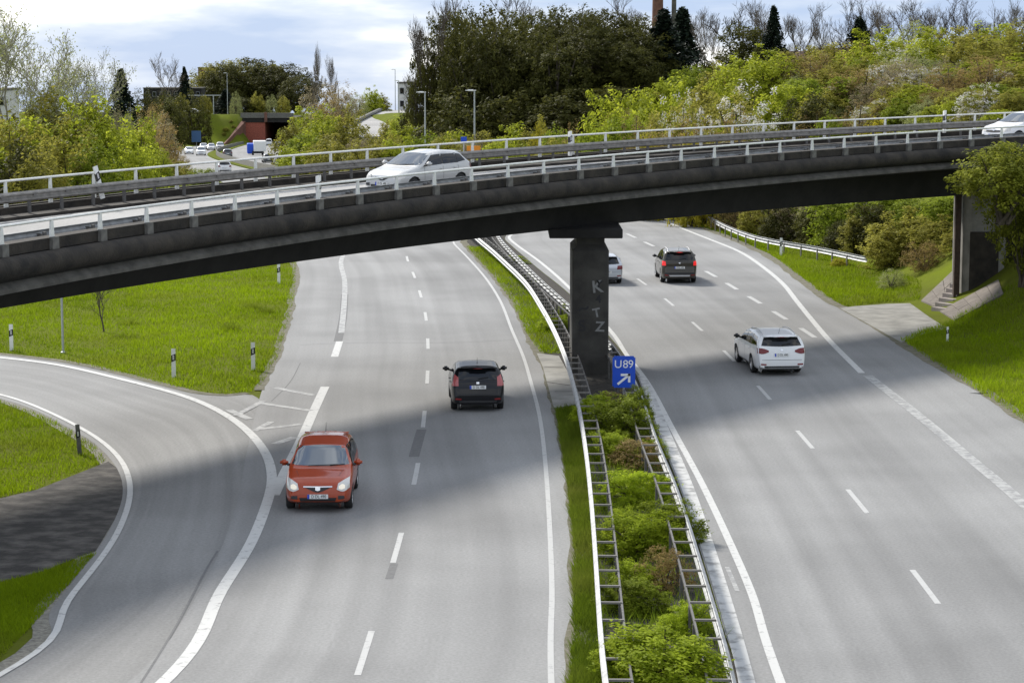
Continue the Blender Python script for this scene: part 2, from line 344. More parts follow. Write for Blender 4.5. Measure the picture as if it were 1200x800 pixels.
def ribbon(name, L, Rr, z, mt, parent=None, ncross=2):
    L = np.asarray(L); Rr = np.asarray(Rr); n = len(L); v = []; f = []; uv = []
    d = np.r_[0, np.cumsum(np.linalg.norm(np.diff((L+Rr)/2, axis=0), axis=1))]
    for i in range(n):
        for k in range(ncross):
            p = L[i]+(Rr[i]-L[i])*k/(ncross-1); v.append((p[0], p[1], float(base(p[1]))+z)); uv.append((np.linalg.norm(Rr[i]-L[i])*k/(ncross-1), d[i]))
    for i in range(n-1):
        for k in range(ncross-1): f.append((i*ncross+k, i*ncross+k+1, (i+1)*ncross+k+1, (i+1)*ncross+k))
    o = mo(name, v, f, mt, parent)
    u = o.data.uv_layers.new(name='UVMap')
    for l in o.data.loops: u.data[l.index].uv = uv[l.vertex_index]
    return o
YY = np.r_[np.arange(-30, 200, 1.5), np.arange(200, 566, 6)]
YC = np.r_[np.arange(-30, 200, 1.5), np.arange(200, 624, 6)]
roadA = tag(ribbon('road', np.stack([X(XA_L, YY), YY], 1), np.stack([X(XA_R, YY), YY], 1), 0, M['asphalt'], ncross=5), kind='structure')
roadC = tag(ribbon('road', np.stack([X(XC_L, YC), YC], 1), np.stack([X(XC_R, YC), YC], 1), 0, M['asphalt'], ncross=5), kind='structure')
B_L = G([(-620, 436), (-350, 443), (-140, 455), (-60, 458), (0, 467), (40, 480), (80, 501), (113, 521), (137, 548), (144, 572), (138, 600), (116, 640), (60, 712), (-14, 795)])+[(-16.5, 20), (-19, 0)]
B_R = G([(-620, 400), (-350, 404), (-140, 409), (-60, 410), (0, 415), (67, 423), (133, 437), (200, 454), (233, 461), (267, 463.5), (293, 461), (314, 480), (325, 530), (325, 585), (305, 640), (265, 700), (205, 800)])+[(-8.6, 20), (-8.8, 0)]
roadB = tag(ribbon('slip_road', resamp(catmull(B_L), n=170), resamp(catmull(B_R), n=170), -.006, M['asphalt3'], ncross=5), kind='structure')

def stripe(name, P, wd, z, mt, parent, step=.8, it=3):
    P = smooth_line(P, step, it) if len(P) > 2 else np.asarray(P, float)
    pth = line_path(P); L = np.array([(p[0]-r[0]*wd/2, p[1]-r[1]*wd/2) for p, r, u in pth]); Q = np.array([(p[0]+r[0]*wd/2, p[1]+r[1]*wd/2) for p, r, u in pth])
    return ribbon(name, L, Q, z, mt, parent)
ZM = .005
def ext(P, a=(None), b=None): return ([a] if a else [])+list(P)+(b or [])
# left carriageway
stripe('edge_line', G([(415, 283), (400, 304), (404, 330), (403, 360), (400, 390)]), .25, ZM, M['paint_old'], roadA)
stripe('edge_line', G([(398, 400), (392, 418)]), .28, ZM, M['paint'], roadA)
stripe('edge_line', G([(381, 453), (367, 483), (353, 515), (336, 549), (321, 580)]), .30, ZM, M['paint'], roadA)
stripe('edge_line', G([(-620, 403), (-350, 407), (-80, 413), (0, 419), (67, 427), (133, 442), (200, 459), (233, 470), (267, 487), (293, 507), (310, 528), (317, 545), (319, 566), (312, 592), (293, 639), (255, 698), (200, 792)])+[(-8.7, 25), (-8.8, 0)], .27, ZM+.0035, M['paint'], roadB)
stripe('edge_line', G([(-620, 432), (-350, 438), (-80, 450), (0, 462), (40, 475), (83, 495), (117, 515), (143, 540), (153, 570), (148, 600), (128, 641), (72, 711), (2, 790)])+[(-16, 20), (-18.5, 0)], .15, ZM+.0035, M['paint'], roadB)
stripe('edge_line', [(-.2, -25), (.5, 10)]+G([(646, 800), (647, 705), (645, 634), (640, 553), (633, 491), (622, 447), (613, 417), (600, 387), (587, 354), (570, 327), (550, 304), (533, 287)])+[(-5.6, 148), (-21, 222)], .12, ZM, M['paint_mid'], roadA)
# gore hatching, worn
for a, b in (((322, 454), (367, 463)), ((303, 472), (365, 481)), ((300, 503), (354, 497)), ((268, 480), (292, 491)), ((322, 520), (346, 512))):
    stripe('gore_bar', G([a, b]), .28, ZM+.001, M['paint_old'], roadA)
stripe('gore_bar', G([(276, 487), (308, 470)]), .22, ZM+.002, M['paint_old'], roadA); stripe('gore_bar', G([(298, 505), (318, 494)]), .22, ZM+.002, M['paint_old'], roadA)
# lane dashes, left
dl = smooth_line([(-3.4, -20), (-3.25, 20)]+G([(428, 763), (466, 640), (488, 553), (497, 488), (501, 440), (501.5, 404), (499, 371), (493, 346), (486, 325), (478, 306), (470, 290)])+[(-9.6, 143)], .25, 20)
def dashes(P, wd, d0, on, per, par, mt, name='lane_dash'):
    d = np.r_[0, np.cumsum(np.linalg.norm(np.diff(P, axis=0), axis=1))]; s = d0
    while s+on < d[-1]:
        Q = np.stack([np.interp(np.linspace(s, s+on, 4), d, P[:, k]) for k in (0, 1)], 1)
        stripe(name, Q, wd, ZM, mt, par, step=on/3, it=0); s += per
def phase(P, px, per):     # arc length of the dash centre seen at px, reduced by the period
    g = np.array(gp(*px)); d = np.r_[0, np.cumsum(np.linalg.norm(np.diff(P, axis=0), axis=1))]
    return d[np.argmin(np.linalg.norm(P-g, axis=1))] % per
dashes(dl, .13, phase(dl, (466, 640), 8.95)-1.55, 3.1, 8.95, roadA, M['paint_mid'])
stripe('tar_patch', G([(485, 535), (494, 503)]), .3, ZM-.002, M['patch'], roadA)
stripe('tar_patch', G([(456, 678), (462, 660)]), .18, ZM-.002, M['patch'], roadA)
stripe('tar_patch', G([(396, 400), (402, 372), (404, 345)]), .34, ZM-.003, M['patch'], roadA)
stripe('tar_seam', G([(165, 800), (205, 736), (245, 660), (255, 645)]), .05, ZM-.002, M['patch'], roadB)
for q in (((352, 404), (430, 401), (520, 402), (606, 398)), ((318, 470), (340, 448), (352, 425))): stripe('tar_seam', G(q), .035, ZM-.002, M['patch'], roadA if q[0][0] < 800 else roadC)
# right carriageway
stripe('edge_line', [(4.2, -25), (4.55, 10)]+G([(915, 800), (885, 705), (857, 639), (823, 567), (790, 506), (760, 450), (733, 414), (715, 387), (665, 335), (633, 307), (597, 280)])+[(-1.2, 150), (-15.8, 224)], .18, ZM, M['paint'], roadC)
stripe('edge_line', G([(770, 257), (790, 263), (800, 268), (833, 281), (867, 295), (893, 312), (917, 332), (933, 352), (950, 373), (973, 400), (1010, 437)]), .24, ZM, M['paint'], roadC)
stripe('edge_line', G([(1017, 440), (1077, 487), (1150, 548), (1200, 590)])+[(13.0, 35), (13.1, 10)], .36, ZM, M['paint_old'], roadC)
stripe('edge_line', G([(852, 664), (864, 692)]), .1, ZM, M['paint_old'], roadC)
dr = smooth_line([(8.9, -10), (8.8, 30)]+G([(1088, 692), (1004, 586), (940, 511), (890, 454), (849, 411.5), (812, 378), (778, 349), (749, 328), (722, 310), (690, 290)])+[(3.0, 146)], .25, 20)
dashes(dr, .13, phase(dr, (1004, 586), 9.0)-1.5, 3.0, 9.0, roadC, M['paint_mid'])
d3 = smooth_line(G([(975, 409), (962, 400), (936, 383), (913, 369), (892, 356), (870, 343), (833, 321), (800, 304), (767, 289), (737, 275), (715, 265)]), .25, 10)
dashes(d3, .22, phase(d3, (913, 369), 6.0)-1.5, 3.0, 6.0, roadC, M['paint_mid'], 'block_dash')
# gutter strip beside the right median rail
S_L = [(2.75, -30), (3.3, 0), (3.7, 30)]+G([(868, 800), (852, 743), (834, 681), (816, 624), (797, 567), (774, 510), (759, 467), (748, 440)])
S_R = [(3.25, -30), (3.85, 0), (4.2, 30)]+G([(886, 800), (870, 743), (851, 681), (832, 624), (812, 567), (787, 510), (769, 467), (756, 440)])
tag(ribbon('gutter', smooth_line(S_L, 1.2), resamp(smooth_line(S_R, 1.2), n=len(smooth_line(S_L, 1.2))), .008, M['kerbstrip']), kind='structure')
# median soil, shoulder patches, dirt verge with shade in its colour, pads
mL = np.stack([X(XA_R, YY)+.05, YY], 1); mR = np.stack([X(XC_L, YY)-.02, YY], 1)
mk = YY < 230
tag(ribbon('median_soil', mL[mk], mR[mk], -.012, M['soil']), kind='structure')
def sheet(name, pts, z, mt, kind='structure', fn=None, parent=None):
    v = [(p[0], p[1], (float(fn(p[0], p[1])) if fn else 0)+z) for p in pts]
    o = mo(name, v, [tuple(range(len(v)))[::-1]], mt, parent); 
    if parent is None: tag(o, kind=kind)
    return o
sheet('shaded_dirt_verge', G([(127, 540), (43, 573), (0, 583), (-60, 600), (-60, 700), (0, 681), (51, 668), (94, 651), (112, 645), (138, 602), (146, 572), (138, 548)]), -.010, M['dirt'])
tag(ribbon('gravel_edge', resamp(catmull(B_L), n=170)-[.35, .1], resamp(catmull(B_L), n=170)+[.1, .03], -.014, M['gravel']), kind='structure')
edgem = mat('verge_dirt', (.15, .135, .105), .95, 0, 3.0, 9, .5, 30, col2=(.085, .085, .04), ramp=(.4, .6))
def edge_strip(P, a, b, z=.0035):
    P = resamp(np.asarray(P), step=.3); t = np.gradient(P, axis=0); t /= np.linalg.norm(t, axis=1)[:, None]; nn = np.stack([t[:, 1], -t[:, 0]], 1); k = np.arange(len(P))
    rn = np.random.default_rng(len(P)).normal(size=len(P)+8); wv = .16*np.convolve(rn, [.12, .2, .26, .2, .12, .05, .03, .01, .01], 'valid')+.05*np.sin(k*.11)
    tag(ribbon('verge_dirt', P+nn*(a+wv*.5)[:, None], P+nn*(b+wv*.4)[:, None], z, edgem), kind='structure')
edge_strip(catmull(A_R, .5)[(catmull(A_R, .5)[:, 1] < 150)], -.08, .35); edge_strip(catmull(C_R, .5)[(catmull(C_R, .5)[:, 1] < 150)], -.08, .45); edge_strip(catmull(B_R[:11], .5), -.35, .05); edge_strip(catmull(A_L, .5)[(catmull(A_L, .5)[:, 1] > 73) & (catmull(A_L, .5)[:, 1] < 140)], -.3, .06)
pad = sheet('paved_pad', G([(629, 414), (655, 417), (676, 455), (684, 473), (649, 478), (643, 455), (636, 430)]), .012, M['pad'])
for a, b in (((641, 448), (668, 452)), ((650, 459), (678, 459)), ((638, 430), (660, 431))): stripe('pad_joint', G([a, b]), .07, .016, M['soil'], pad)
pad2 = sheet('paved_pad', G([(984, 361), (1000, 359), (1040, 356), (1079, 355), (1098, 366), (1113, 376), (1106, 386), (1080, 392), (1056, 401)]), .006, M['pad'])
stripe('pad_joint', G([(1100, 368), (1113, 377)]), .12, .012, M['soil'], pad2)

# ------------------------------------------------------------------ overpass: a curved deck, S metres along its front railing
BX, BY, BA, BK, BZ, BS = 2.2994, 75.056, .8974, -.00962, 7.845, .01651
WB = 8.2                                   # railing to railing
def arc(S, o=0.0, dz=0.0):
    a = BA+BK*S
    x = BX+(sin(a)-sin(BA))/BK; y = BY-(cos(a)-cos(BA))/BK
    return Vector((x-sin(a)*o, y+cos(a)*o, BZ+BS*S+.018*o+dz))
def afr(S):
    a = BA+BK*S; return arc(S), Vector((-sin(a), cos(a), .018)), Vector((0, 0, 1))
S0, S1 = -50.0, 34.0
def apath(a, b, st=1.0): return [afr(s) for s in np.arange(a, b+.01, st)]
bridge = empty('road_bridge', (BX, BY, 0))
tag(bridge, 'long curved dark concrete road bridge crossing over the dual carriageway', 'bridge')
def bchild(o):
    o.parent = bridge; o.matrix_parent_inverse = Matrix.Translation((-BX, -BY, 0)); return o
def bsweep(name, sec, mt, a=S0, b=S1, st=1.0, sm=False):
    v, f = sweep(apath(a, b, st), sec); o = mo(name, v, f, mt)
    if sm: autosmooth(o)
    return bchild(o)
ROADZ = -1.08
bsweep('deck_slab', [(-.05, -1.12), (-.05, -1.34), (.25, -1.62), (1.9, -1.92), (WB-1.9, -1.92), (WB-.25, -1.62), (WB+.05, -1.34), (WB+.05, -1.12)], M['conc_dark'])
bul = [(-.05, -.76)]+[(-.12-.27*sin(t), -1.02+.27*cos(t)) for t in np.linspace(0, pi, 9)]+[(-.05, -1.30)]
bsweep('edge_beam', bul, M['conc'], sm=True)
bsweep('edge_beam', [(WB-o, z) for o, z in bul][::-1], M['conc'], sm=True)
bsweep('ledge', [(-.04, -1.36), (-.22, -1.50), (-.22, -1.60), (.22, -1.64), (-.03, -1.36)][:4], M['conc_light'])  # paler than the beam: light on the upward slope is in the colour
bsweep('kerb', [(-.02, -.47), (-.02, -.745), (1.0, -.745), (1.0, -.80), (1.1, -.80), (1.1, -.64), (.40, -.62), (.38, -.47)][:2]+[(1.1, -.745), (1.1, -.80), (.45, -.80), (.38, -.47)], M['conc'])
bsweep('walkway', [(.40, -.81), (.40, -1.1), (1.2, -1.1), (1.2, -.83)], M['conc_light'])
bsweep('kerb', [(WB-.85, -.99), (WB-.85, -1.105), (WB+.02, -1.105), (WB+.02, -.80), (WB-.1, -.80), (WB-.12, -.99)], M['conc'])
o = bsweep('road_surface', [(1.1, ROADZ), (1.1, ROADZ-.03), (WB-.86, ROADZ-.03), (WB-.86, ROADZ)], M['asphalt2']); o.data.uv_layers.new(name='UVMap')
bsweep('edge_line', [(1.5, ROADZ+.005), (1.5, ROADZ+.002), (1.62, ROADZ+.002), (1.62, ROADZ+.005)], M['paint']); bsweep('edge_line', [(WB-1.5, ROADZ+.005), (WB-1.5, ROADZ+.002), (WB-1.38, ROADZ+.002), (WB-1.38, ROADZ+.005)], M['paint'])
# girder: soffit deepens to the right
v = []; f = []
Ss = np.arange(S0, S1+.1, 1.0)
for s in Ss:
    p, r, u = afr(s); dp = 2.72+.0125*s
    for (oo, zz) in ((1.75, -1.9), (1.95, -dp), (WB-1.95, -dp), (WB-1.75, -1.9)): v.append(p+r*oo+u*zz)
for i in range(len(Ss)-1):
    for k in range(4): f.append((i*4+k, i*4+4+k, i*4+4+(k+1) % 4, i*4+(k+1) % 4))
f += [(0, 1, 2, 3), tuple(len(v)-4+k for k in (3, 2, 1, 0))]
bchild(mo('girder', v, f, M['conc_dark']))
# bracket blocks under each front post
bm_ = MB().box((0, 0, 0), (.26, .10, .30)).me('bracket', M['conc_bracket'])
PS = [(i-13)*2.0 for i in range(-11, 31)]
PS = [s for s in PS if S0+.5 < s < S1-.5]
for s in PS:
    p, r, u = afr(s); bchild(ob('bracket', bm_, None, p+r*-.07+u*-.60, (0, 0, BA+BK*s)))
# pier with cap beam
def obox(name, c, d, rz, mt, bev=.03, parent=None):
    bm = bmesh.new(); bmesh.ops.create_cube(bm, size=1); bmesh.ops.scale(bm, vec=d, verts=bm.verts)
    if bev: bmesh.ops.bevel(bm, geom=bm.edges[:], offset=bev, segments=1, affect='EDGES')
    me = bpy.data.meshes.new(name); bm.to_mesh(me); bm.free(); me.materials.append(mt)
    return ob(name, me, parent, c, (0, 0, rz))
PX, PY, PRZ = 2.80, 78.8, R(0)
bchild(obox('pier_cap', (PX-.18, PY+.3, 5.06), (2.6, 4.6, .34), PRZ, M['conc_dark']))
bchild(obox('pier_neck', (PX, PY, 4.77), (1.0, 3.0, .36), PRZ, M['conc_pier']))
bm = bmesh.new(); bmesh.ops.create_cube(bm, size=1); bmesh.ops.scale(bm, vec=(1.30, 3.4, 5.1), verts=bm.verts)
bmesh.ops.bevel(bm, geom=[e for e in bm.edges if all(q.co.z > 2 for q in e.verts)], offset=.2, segments=1, affect='EDGES')
bmesh.ops.bevel(bm, geom=[e for e in bm.edges if abs(e.verts[0].co.z-e.verts[1].co.z) > 3], offset=.05, segments=1, affect='EDGES')
me = bpy.data.meshes.new('pier'); bm.to_mesh(me); bm.free(); me.materials.append(M['conc_pier'])
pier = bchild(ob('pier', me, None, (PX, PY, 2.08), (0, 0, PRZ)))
def text_mesh(s, size, name, mt, ext_=.0):
    c = bpy.data.curves.new(name, 'FONT'); c.body = s; c.size = size; c.align_x = 'CENTER'; c.align_y = 'CENTER'; c.extrude = ext_; c.offset = .012 if name == 'graffiti' else 0
    t = bpy.data.objects.new(name, c); COL.objects.link(t)
    bpy.context.view_layer.update()
    me = bpy.data.meshes.new_from_object(t.evaluated_get(bpy.context.evaluated_depsgraph_get())); bpy.data.objects.remove(t)
    me.name = name; me.materials.clear(); me.materials.append(mt); return me
for tx, sz, mt, px_, pz, rr in (('K', .75, 'graf_w', .24, 1.05, .1), ('Y', .45, 'graf_k', .30, 1.15, -.15), ('4', .5, 'graf_k', .28, .62, .05), ('T', .55, 'graf_w', .22, .12, .2), ('Z', .62, 'graf_w', .34, -.38, -.05), ('~', .8, 'graf_k', -.25, .3, .3), ('S', .7, 'graf_k', -.3, -.35, .1)):
    ob('graffiti', text_mesh(tx, sz*.8, 'graffiti', M[mt], .002), pier, (px_, -1.706, pz), (pi/2, 0, 0)).rotation_euler = (pi/2, -rr, 0)
# right abutment: rounded column, recess, panel post
ax, ay = 21.2, 98.5
mbx = MB(); prof = [(-.95, -.3), (-.9, -.75), (-.55, -1.0), (0, -1.08), (.7, -1.1), (1.0, -1.0), (1.0, 1.2), (-.95, 1.2)]
for zz in (.2, 5.6): mbx.v += [(a, b, zz) for a, b in prof]
n = len(prof); mbx.f += [(k, (k+1) % n, n+(k+1) % n, n+k) for k in range(n)]+[tuple(range(n))[::-1], tuple(range(n, 2*n))]
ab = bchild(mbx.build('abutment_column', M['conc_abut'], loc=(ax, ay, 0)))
MB().box((0, -1.12, 2.0), (1.3, .03, 2.9)).build('stained_panel', M['conc'], ab)
bchild(MB().box((ax-1.15, ay-.75, 2.9), (.26, .3, 5.2)).build('drain_pipe', M['rust']))
bchild(MB().box((ax+4.6, ay+1.6, 2.6), (7.5, 3.5, 5.6)).build('abutment_wall', M['conc_dark']))
bchild(MB().box((ax+2.3, ay-.35, 2.4), (.5, .3, 2.4)).build('brick_panel', M['brick']))

def pipe(path, pts_fn, r, n=8):
    return MB().tube([pts_fn(q) for q in path], r, n)
# front and rear white railings
def tri_post(h, wb=.15, wt=.075, th=.06):
    m = MB(); v = [(-wb/2, -th/2, 0), (wb/2, -th/2, 0), (wb/2, th/2, 0), (-wb/2, th/2, 0), (-wt/2, -th/2, h), (wt/2, -th/2, h), (wt/2, th/2, h), (-wt/2, th/2, h)]
    return m.add(v, [(3, 2, 1, 0), (4, 5, 6, 7), (0, 1, 5, 4), (1, 2, 6, 5), (2, 3, 7, 6), (3, 0, 4, 7)])
def railing(name, o_, base_z, label, Sa, Sb, hr, d=2.0):
    p = arc(0, o_); t = empty(name, (p.x, p.y, p.z+base_z)); tag(t, label, 'railing', 'white bridge railings')
    inv = Matrix.Translation((-p.x, -p.y, -p.z-base_z))
    q = pipe(np.arange(Sa, Sb+.01, 1.0), lambda s: arc(s, o_, -.03), hr, 8).build('handrail', M['rail'], t, True); q.matrix_parent_inverse = inv
    pm = tri_post(-base_z-.04).me('post', M['rail'])
    for s in (PS if o_ < 1 else [S0+1+d*i for i in range(60)]):
        if Sa <= s <= Sb:
            k = ob('post', pm, t, arc(s, o_, base_z), (0, 0, BA+BK*s)); k.matrix_parent_inverse = inv
    return t
railing('bridge_railing', 0.0, -.48, 'white tubular bridge railing along the near edge of the bridge', S0, S1+20, .036)
railing('bridge_railing', WB, -.81, 'white tubular bridge railing along the far edge of the bridge', S0, 44, .036, 1.82)
# W-beam crash barriers
WSEC = [(0, .155), (.035, .13), (.075, .10), (.075, .06), (.03, .03), (.03, -.03), (.075, -.06), (.075, -.10), (.035, -.13), (0, -.155), (-.008, -.15), (.02, -.12), (.06, -.09), (.06, -.07), (.015, -.03), (.015, .03), (.06, .07), (.06, .09), (.02, .12), (-.008, .15)]
def barrier_on_bridge(name, o_, zt, foot, side, label, Sa, Sb, d, mt, pmt):
    p = arc(0, o_); t = empty(name, (p.x, p.y, p.z+foot)); tag(t, label, 'guardrail', 'crash barriers on the bridge')
    inv = Matrix.Translation((-p.x, -p.y, -p.z-foot))
    v, f = sweep([(arc(s, o_), afr(s)[1], Vector((0, 0, 1))) for s in np.arange(Sa, Sb+.01, 1.0)], [(side*a, zt-.155+b) for a, b in WSEC])
    q = mo('beam', v, f, mt, t); q.matrix_parent_inverse = inv
    hp = zt-foot-.04; pm = MB().box((0, 0, hp/2), (.10, .06, hp)).me('post', pmt); sm = MB().box((0, 0, 0), (.12, .25, .05)).me('spacer', pmt)
    for s in np.arange(Sa+.5, Sb, d):
        k = ob('post', pm, t, arc(s, o_-side*.16, foot), (0, 0, BA+BK*s)); k.matrix_parent_inverse = inv
        k = ob('spacer', sm, t, arc(s, o_-side*.05, zt-.12), (0, 0, BA+BK*s)); k.matrix_parent_inverse = inv
    return t
barrier_on_bridge('crash_barrier', WB-.6, -.30, -.98, -1, 'dull grey steel crash barrier in front of the far bridge railing', S0, S1+12, 1.33, M['galv_dull'], M['post'])
barrier_on_bridge('crash_barrier', .75, -.37, -.82, 1, 'pale steel crash barrier behind the near bridge railing', S0, S1+16, 2.0, M['galv'], M['post'])
# bridge approach on the right-hand embankment
v, f = sweep(apath(S1+.05, S1+70), [(-.6, -.97), (-.6, -1.6), (WB+.6, -1.6), (WB+.6, -.97)]); ap = tag(mo('approach_road', v, f, M['asphalt2']), kind='structure'); ap.data.uv_layers.new(name='UVMap')

# ------------------------------------------------------------------ delineator posts
def delineator_meshes():
    pr = [(-.06, -.05), (.06, -.05), (.02, .06), (-.02, .06)]
    def prism(z0, z1, sc=1.0, slope=0.0):
        m = MB(); m.v = [(a*sc, b*sc, z0) for a, b in pr]+[(a*sc, b*sc, z1+slope*(b < 0)) for a, b in pr]
        m.f = [(3, 2, 1, 0), (4, 5, 6, 7)]+[(k, (k+1) % 4, 4+(k+1) % 4, 4+k) for k in range(4)]; return m
    a = prism(0, 1.0, 1, .04).me('post_body', M['white'])
    b = prism(.62, .86, 1.06); 
    for i in (0, 3): b.v[i] = (b.v[i][0], b.v[i][1], .55); b.v[i+4] = (b.v[i+4][0], b.v[i+4][1], .79)
    c = MB().box((0, -.058, .72), (.045, .012, .16)).me('reflector', M['silvertrim'])
    return a, b.me('black_band', M['black']), c
DM = delineator_meshes()
dark_body = DM[0].copy(); dark_body.materials.clear(); dark_body.materials.append(M['post'])
def delineator(p, label, rz=0, sc=1.0, dark=False, tilt=0):
    t = empty('delineator_post', p, rz); t.rotation_euler = (0, tilt, rz); t.scale = (sc*1.25, sc*1.25, sc); tag(t, label, 'post', 'roadside delineator posts')
    ob('post_body', dark_body if dark else DM[0], t); ob('black_band', DM[1], t); ob('reflector', DM[2], t)
    return t
def gz_(px, py): x, y = gp(px, py); return (x, y, float(terrain(x, y)))
delineator(gz_(14, 410), 'white delineator post at the far left of the lawn by the slip road')
delineator(gz_(204, 441), 'white delineator post on the lawn where the slip road bends')
delineator(gz_(297, 433), 'white delineator post near the rounded tip of the lawn')
delineator(gz_(327, 332), 'white delineator post on the lawn right below the bridge edge')
delineator(gz_(94, 531), 'dark weathered delineator post on the inside of the slip road bend', dark=True, tilt=-.06, sc=.85)
delineator(gz_(1110, 400), 'small delineator post on the grass verge below the stone steps', sc=.6)
delineator(tuple(hit(915, 300)), 'white delineator post standing against the roadside crash barrier on the right', sc=1.0)
def bpost(px, o_, label, sc=.9):
    best = min(np.arange(S0, S1, .05), key=lambda s: abs(proj(*arc(s, o_, 0))[0]-px)); p = arc(best, o_, -.8)
    return delineator(tuple(p), label, BA+BK*best, sc)
bpost(119, WB-.35, 'delineator post leaning at the far bridge railing, leftmost on the bridge', 1.0).rotation_euler = (0, -.25, .8)
bpost(373, .5, 'delineator post behind the near bridge railing left of the silver car', .95)
bpost(668, WB-.35, 'delineator post at the far bridge railing above the pier', .95)
bpost(1107, WB-.35, 'delineator post at the right end of the far bridge railing', 1.0)

# ------------------------------------------------------------------ crash barriers of the motorway
strap_me = {}
def median_barrier(name, P, side, label, wd=.42, d=1.33, straps=True, grp='motorway crash barriers', zt=.75):
    P = np.asarray(P); c = P[len(P)//2]; t = empty(name, (c[0], c[1], float(base(c[1])))); tag(t, label, 'guardrail', grp)
    inv = Matrix.Translation((-c[0], -c[1], -float(base(c[1]))))
    fn = terrain if not straps else (lambda x, y: base(y))
    pth = line_path(P, 0, fn)
    v, f = sweep(pth, [(side*a, zt-.155+b) for a, b in WSEC]); q = mo('beam', v, f, M['galv'], t); q.matrix_parent_inverse = inv
    d_ = np.r_[0, np.cumsum(np.linalg.norm(np.diff(P, axis=0), axis=1))]; ns = int(d_[-1]/d)
    if straps:
        v, f = sweep([(Vector(p)-Vector(r)*side*wd, r, u) for p, r, u in pth], [(-.02, zt-.04), (.02, zt-.04), (.02, zt-.10), (-.02, zt-.10)]); q = mo('inner_rail', v, f, M['post'], t); q.matrix_parent_inverse = inv
        pm = MB().box((0, 0, zt/2-.06), (.10, .06, zt-.10)).me('post', M['post']); sm = MB().box((0, 0, 0), (wd, .055, .04)).me('strap', M['strap'])
    else: pm = MB().box((0, 0, zt/2-.05), (.10, .06, zt-.1)).me('post', M['galv_dull'])
    for i in range(ns):
        s = .4+i*d; x = np.interp(s, d_, P[:, 0]); y = np.interp(s, d_, P[:, 1]); x2 = np.interp(s+.1, d_, P[:, 0]); y2 = np.interp(s+.1, d_, P[:, 1])
        a = atan2(y2-y, x2-x); rx, ry = sin(a)*side, -cos(a)*side; z = float(fn(x, y))
        k = ob('post', pm, t, (x-rx*(wd if straps else .1), y-ry*(wd if straps else .1), z), (0, 0, a)); k.matrix_parent_inverse = inv
        if straps: k = ob('strap', sm, t, (x-rx*wd/2, y-ry*wd/2, z+zt-.03), (0, 0, a-pi/2)); k.matrix_parent_inverse = inv
    return t
GL = [(1.2, 8), (1.65, 25)]+G([(712, 800), (702, 681), (697, 610), (690, 539), (682, 487), (673, 447), (663, 414), (648, 380), (633, 354), (617, 330), (590, 304), (567, 284)], .72)+[(-5.0, 150), (-11, 175)]
GR = [(3.1, 8), (3.35, 25)]+G([(859, 800), (845, 743), (826, 681), (809, 624), (790, 567), (766, 510), (752, 467), (735, 430), (710, 396), (667, 357), (630, 324), (590, 284)], .72)+[(-2.6, 150), (-8.6, 175)]
median_barrier('crash_barrier', smooth_line(GL, 1.0, 8), -1, 'steel crash barrier with cross straps on the left side of the planted median')
median_barrier('crash_barrier', smooth_line(GR, 1.0, 8), 1, 'steel crash barrier with cross straps on the right side of the planted median')
def Hh(pts): return [tuple(hit(a, b)[:2]) for a, b in pts]
GV = Hh([(812, 258), (823, 262), (850, 277), (883, 290), (915, 297), (950, 303), (987, 311), (1015, 317)])
median_barrier('crash_barrier', smooth_line(GV, 1.0, 3), -1, 'single rail steel crash barrier on the grass verge below the right hand shrubs', straps=False, d=2.0)

# ------------------------------------------------------------------ diversion sign
x, y = gp(731, 470, 0); y = 69.0; X0, _, Z0 = atdepth(731, 454, y); X1, _, Z1 = atdepth(731, 417, y); sw = (744.5-717.5)/(F/y)
sg = tag(empty('diversion_sign', (X0, y, float(base(y)))), 'blue rectangular diversion sign U 89 with white arrow in the median', 'sign')
bm = bmesh.new(); bmesh.ops.create_cube(bm, size=1); bmesh.ops.scale(bm, vec=(sw, .025, Z1-Z0), verts=bm.verts)
bmesh.ops.bevel(bm, geom=[e for e in bm.edges if abs(e.verts[0].co.y-e.verts[1].co.y) > .01], offset=.05, segments=3, affect='EDGES')
me = bpy.data.meshes.new('panel'); bm.to_mesh(me); bm.free(); me.materials.append(M['signblue'])
pn = ob('panel', me, sg, (0, 0, (Z0+Z1)/2))
MB().tube([(0, .06, 0), (0, .06, Z1-.05)], .035, 8).build('pole', M['lampgrey'], sg)
for ch_, dx_ in (('U', -.185), ('8', .05), ('9', .22)): ob('letter', text_mesh(ch_, .36, 'letter', M['signwhite'], .002), pn, (dx_, -.016, .24), (pi/2, 0, 0))
mb_ = MB(); 
def bar2(a, b, wd):
    a = Vector(a); b = Vector(b); t = (b-a).normalized(); n_ = Vector((-t.y, t.x))*wd/2
    q = [a+n_, a-n_, b-n_, b+n_]; mb_.add([(p.x, -.018, p.y) for p in q], [(0, 1, 2, 3)])
bar2((-.20, -.40), (.13, -.13), .075); bar2((.17, -.34), (.17, -.06), .075); bar2((-.10, -.095), (.205, -.095), .075)
mb_.build('arrow', M['signwhite'], pn)

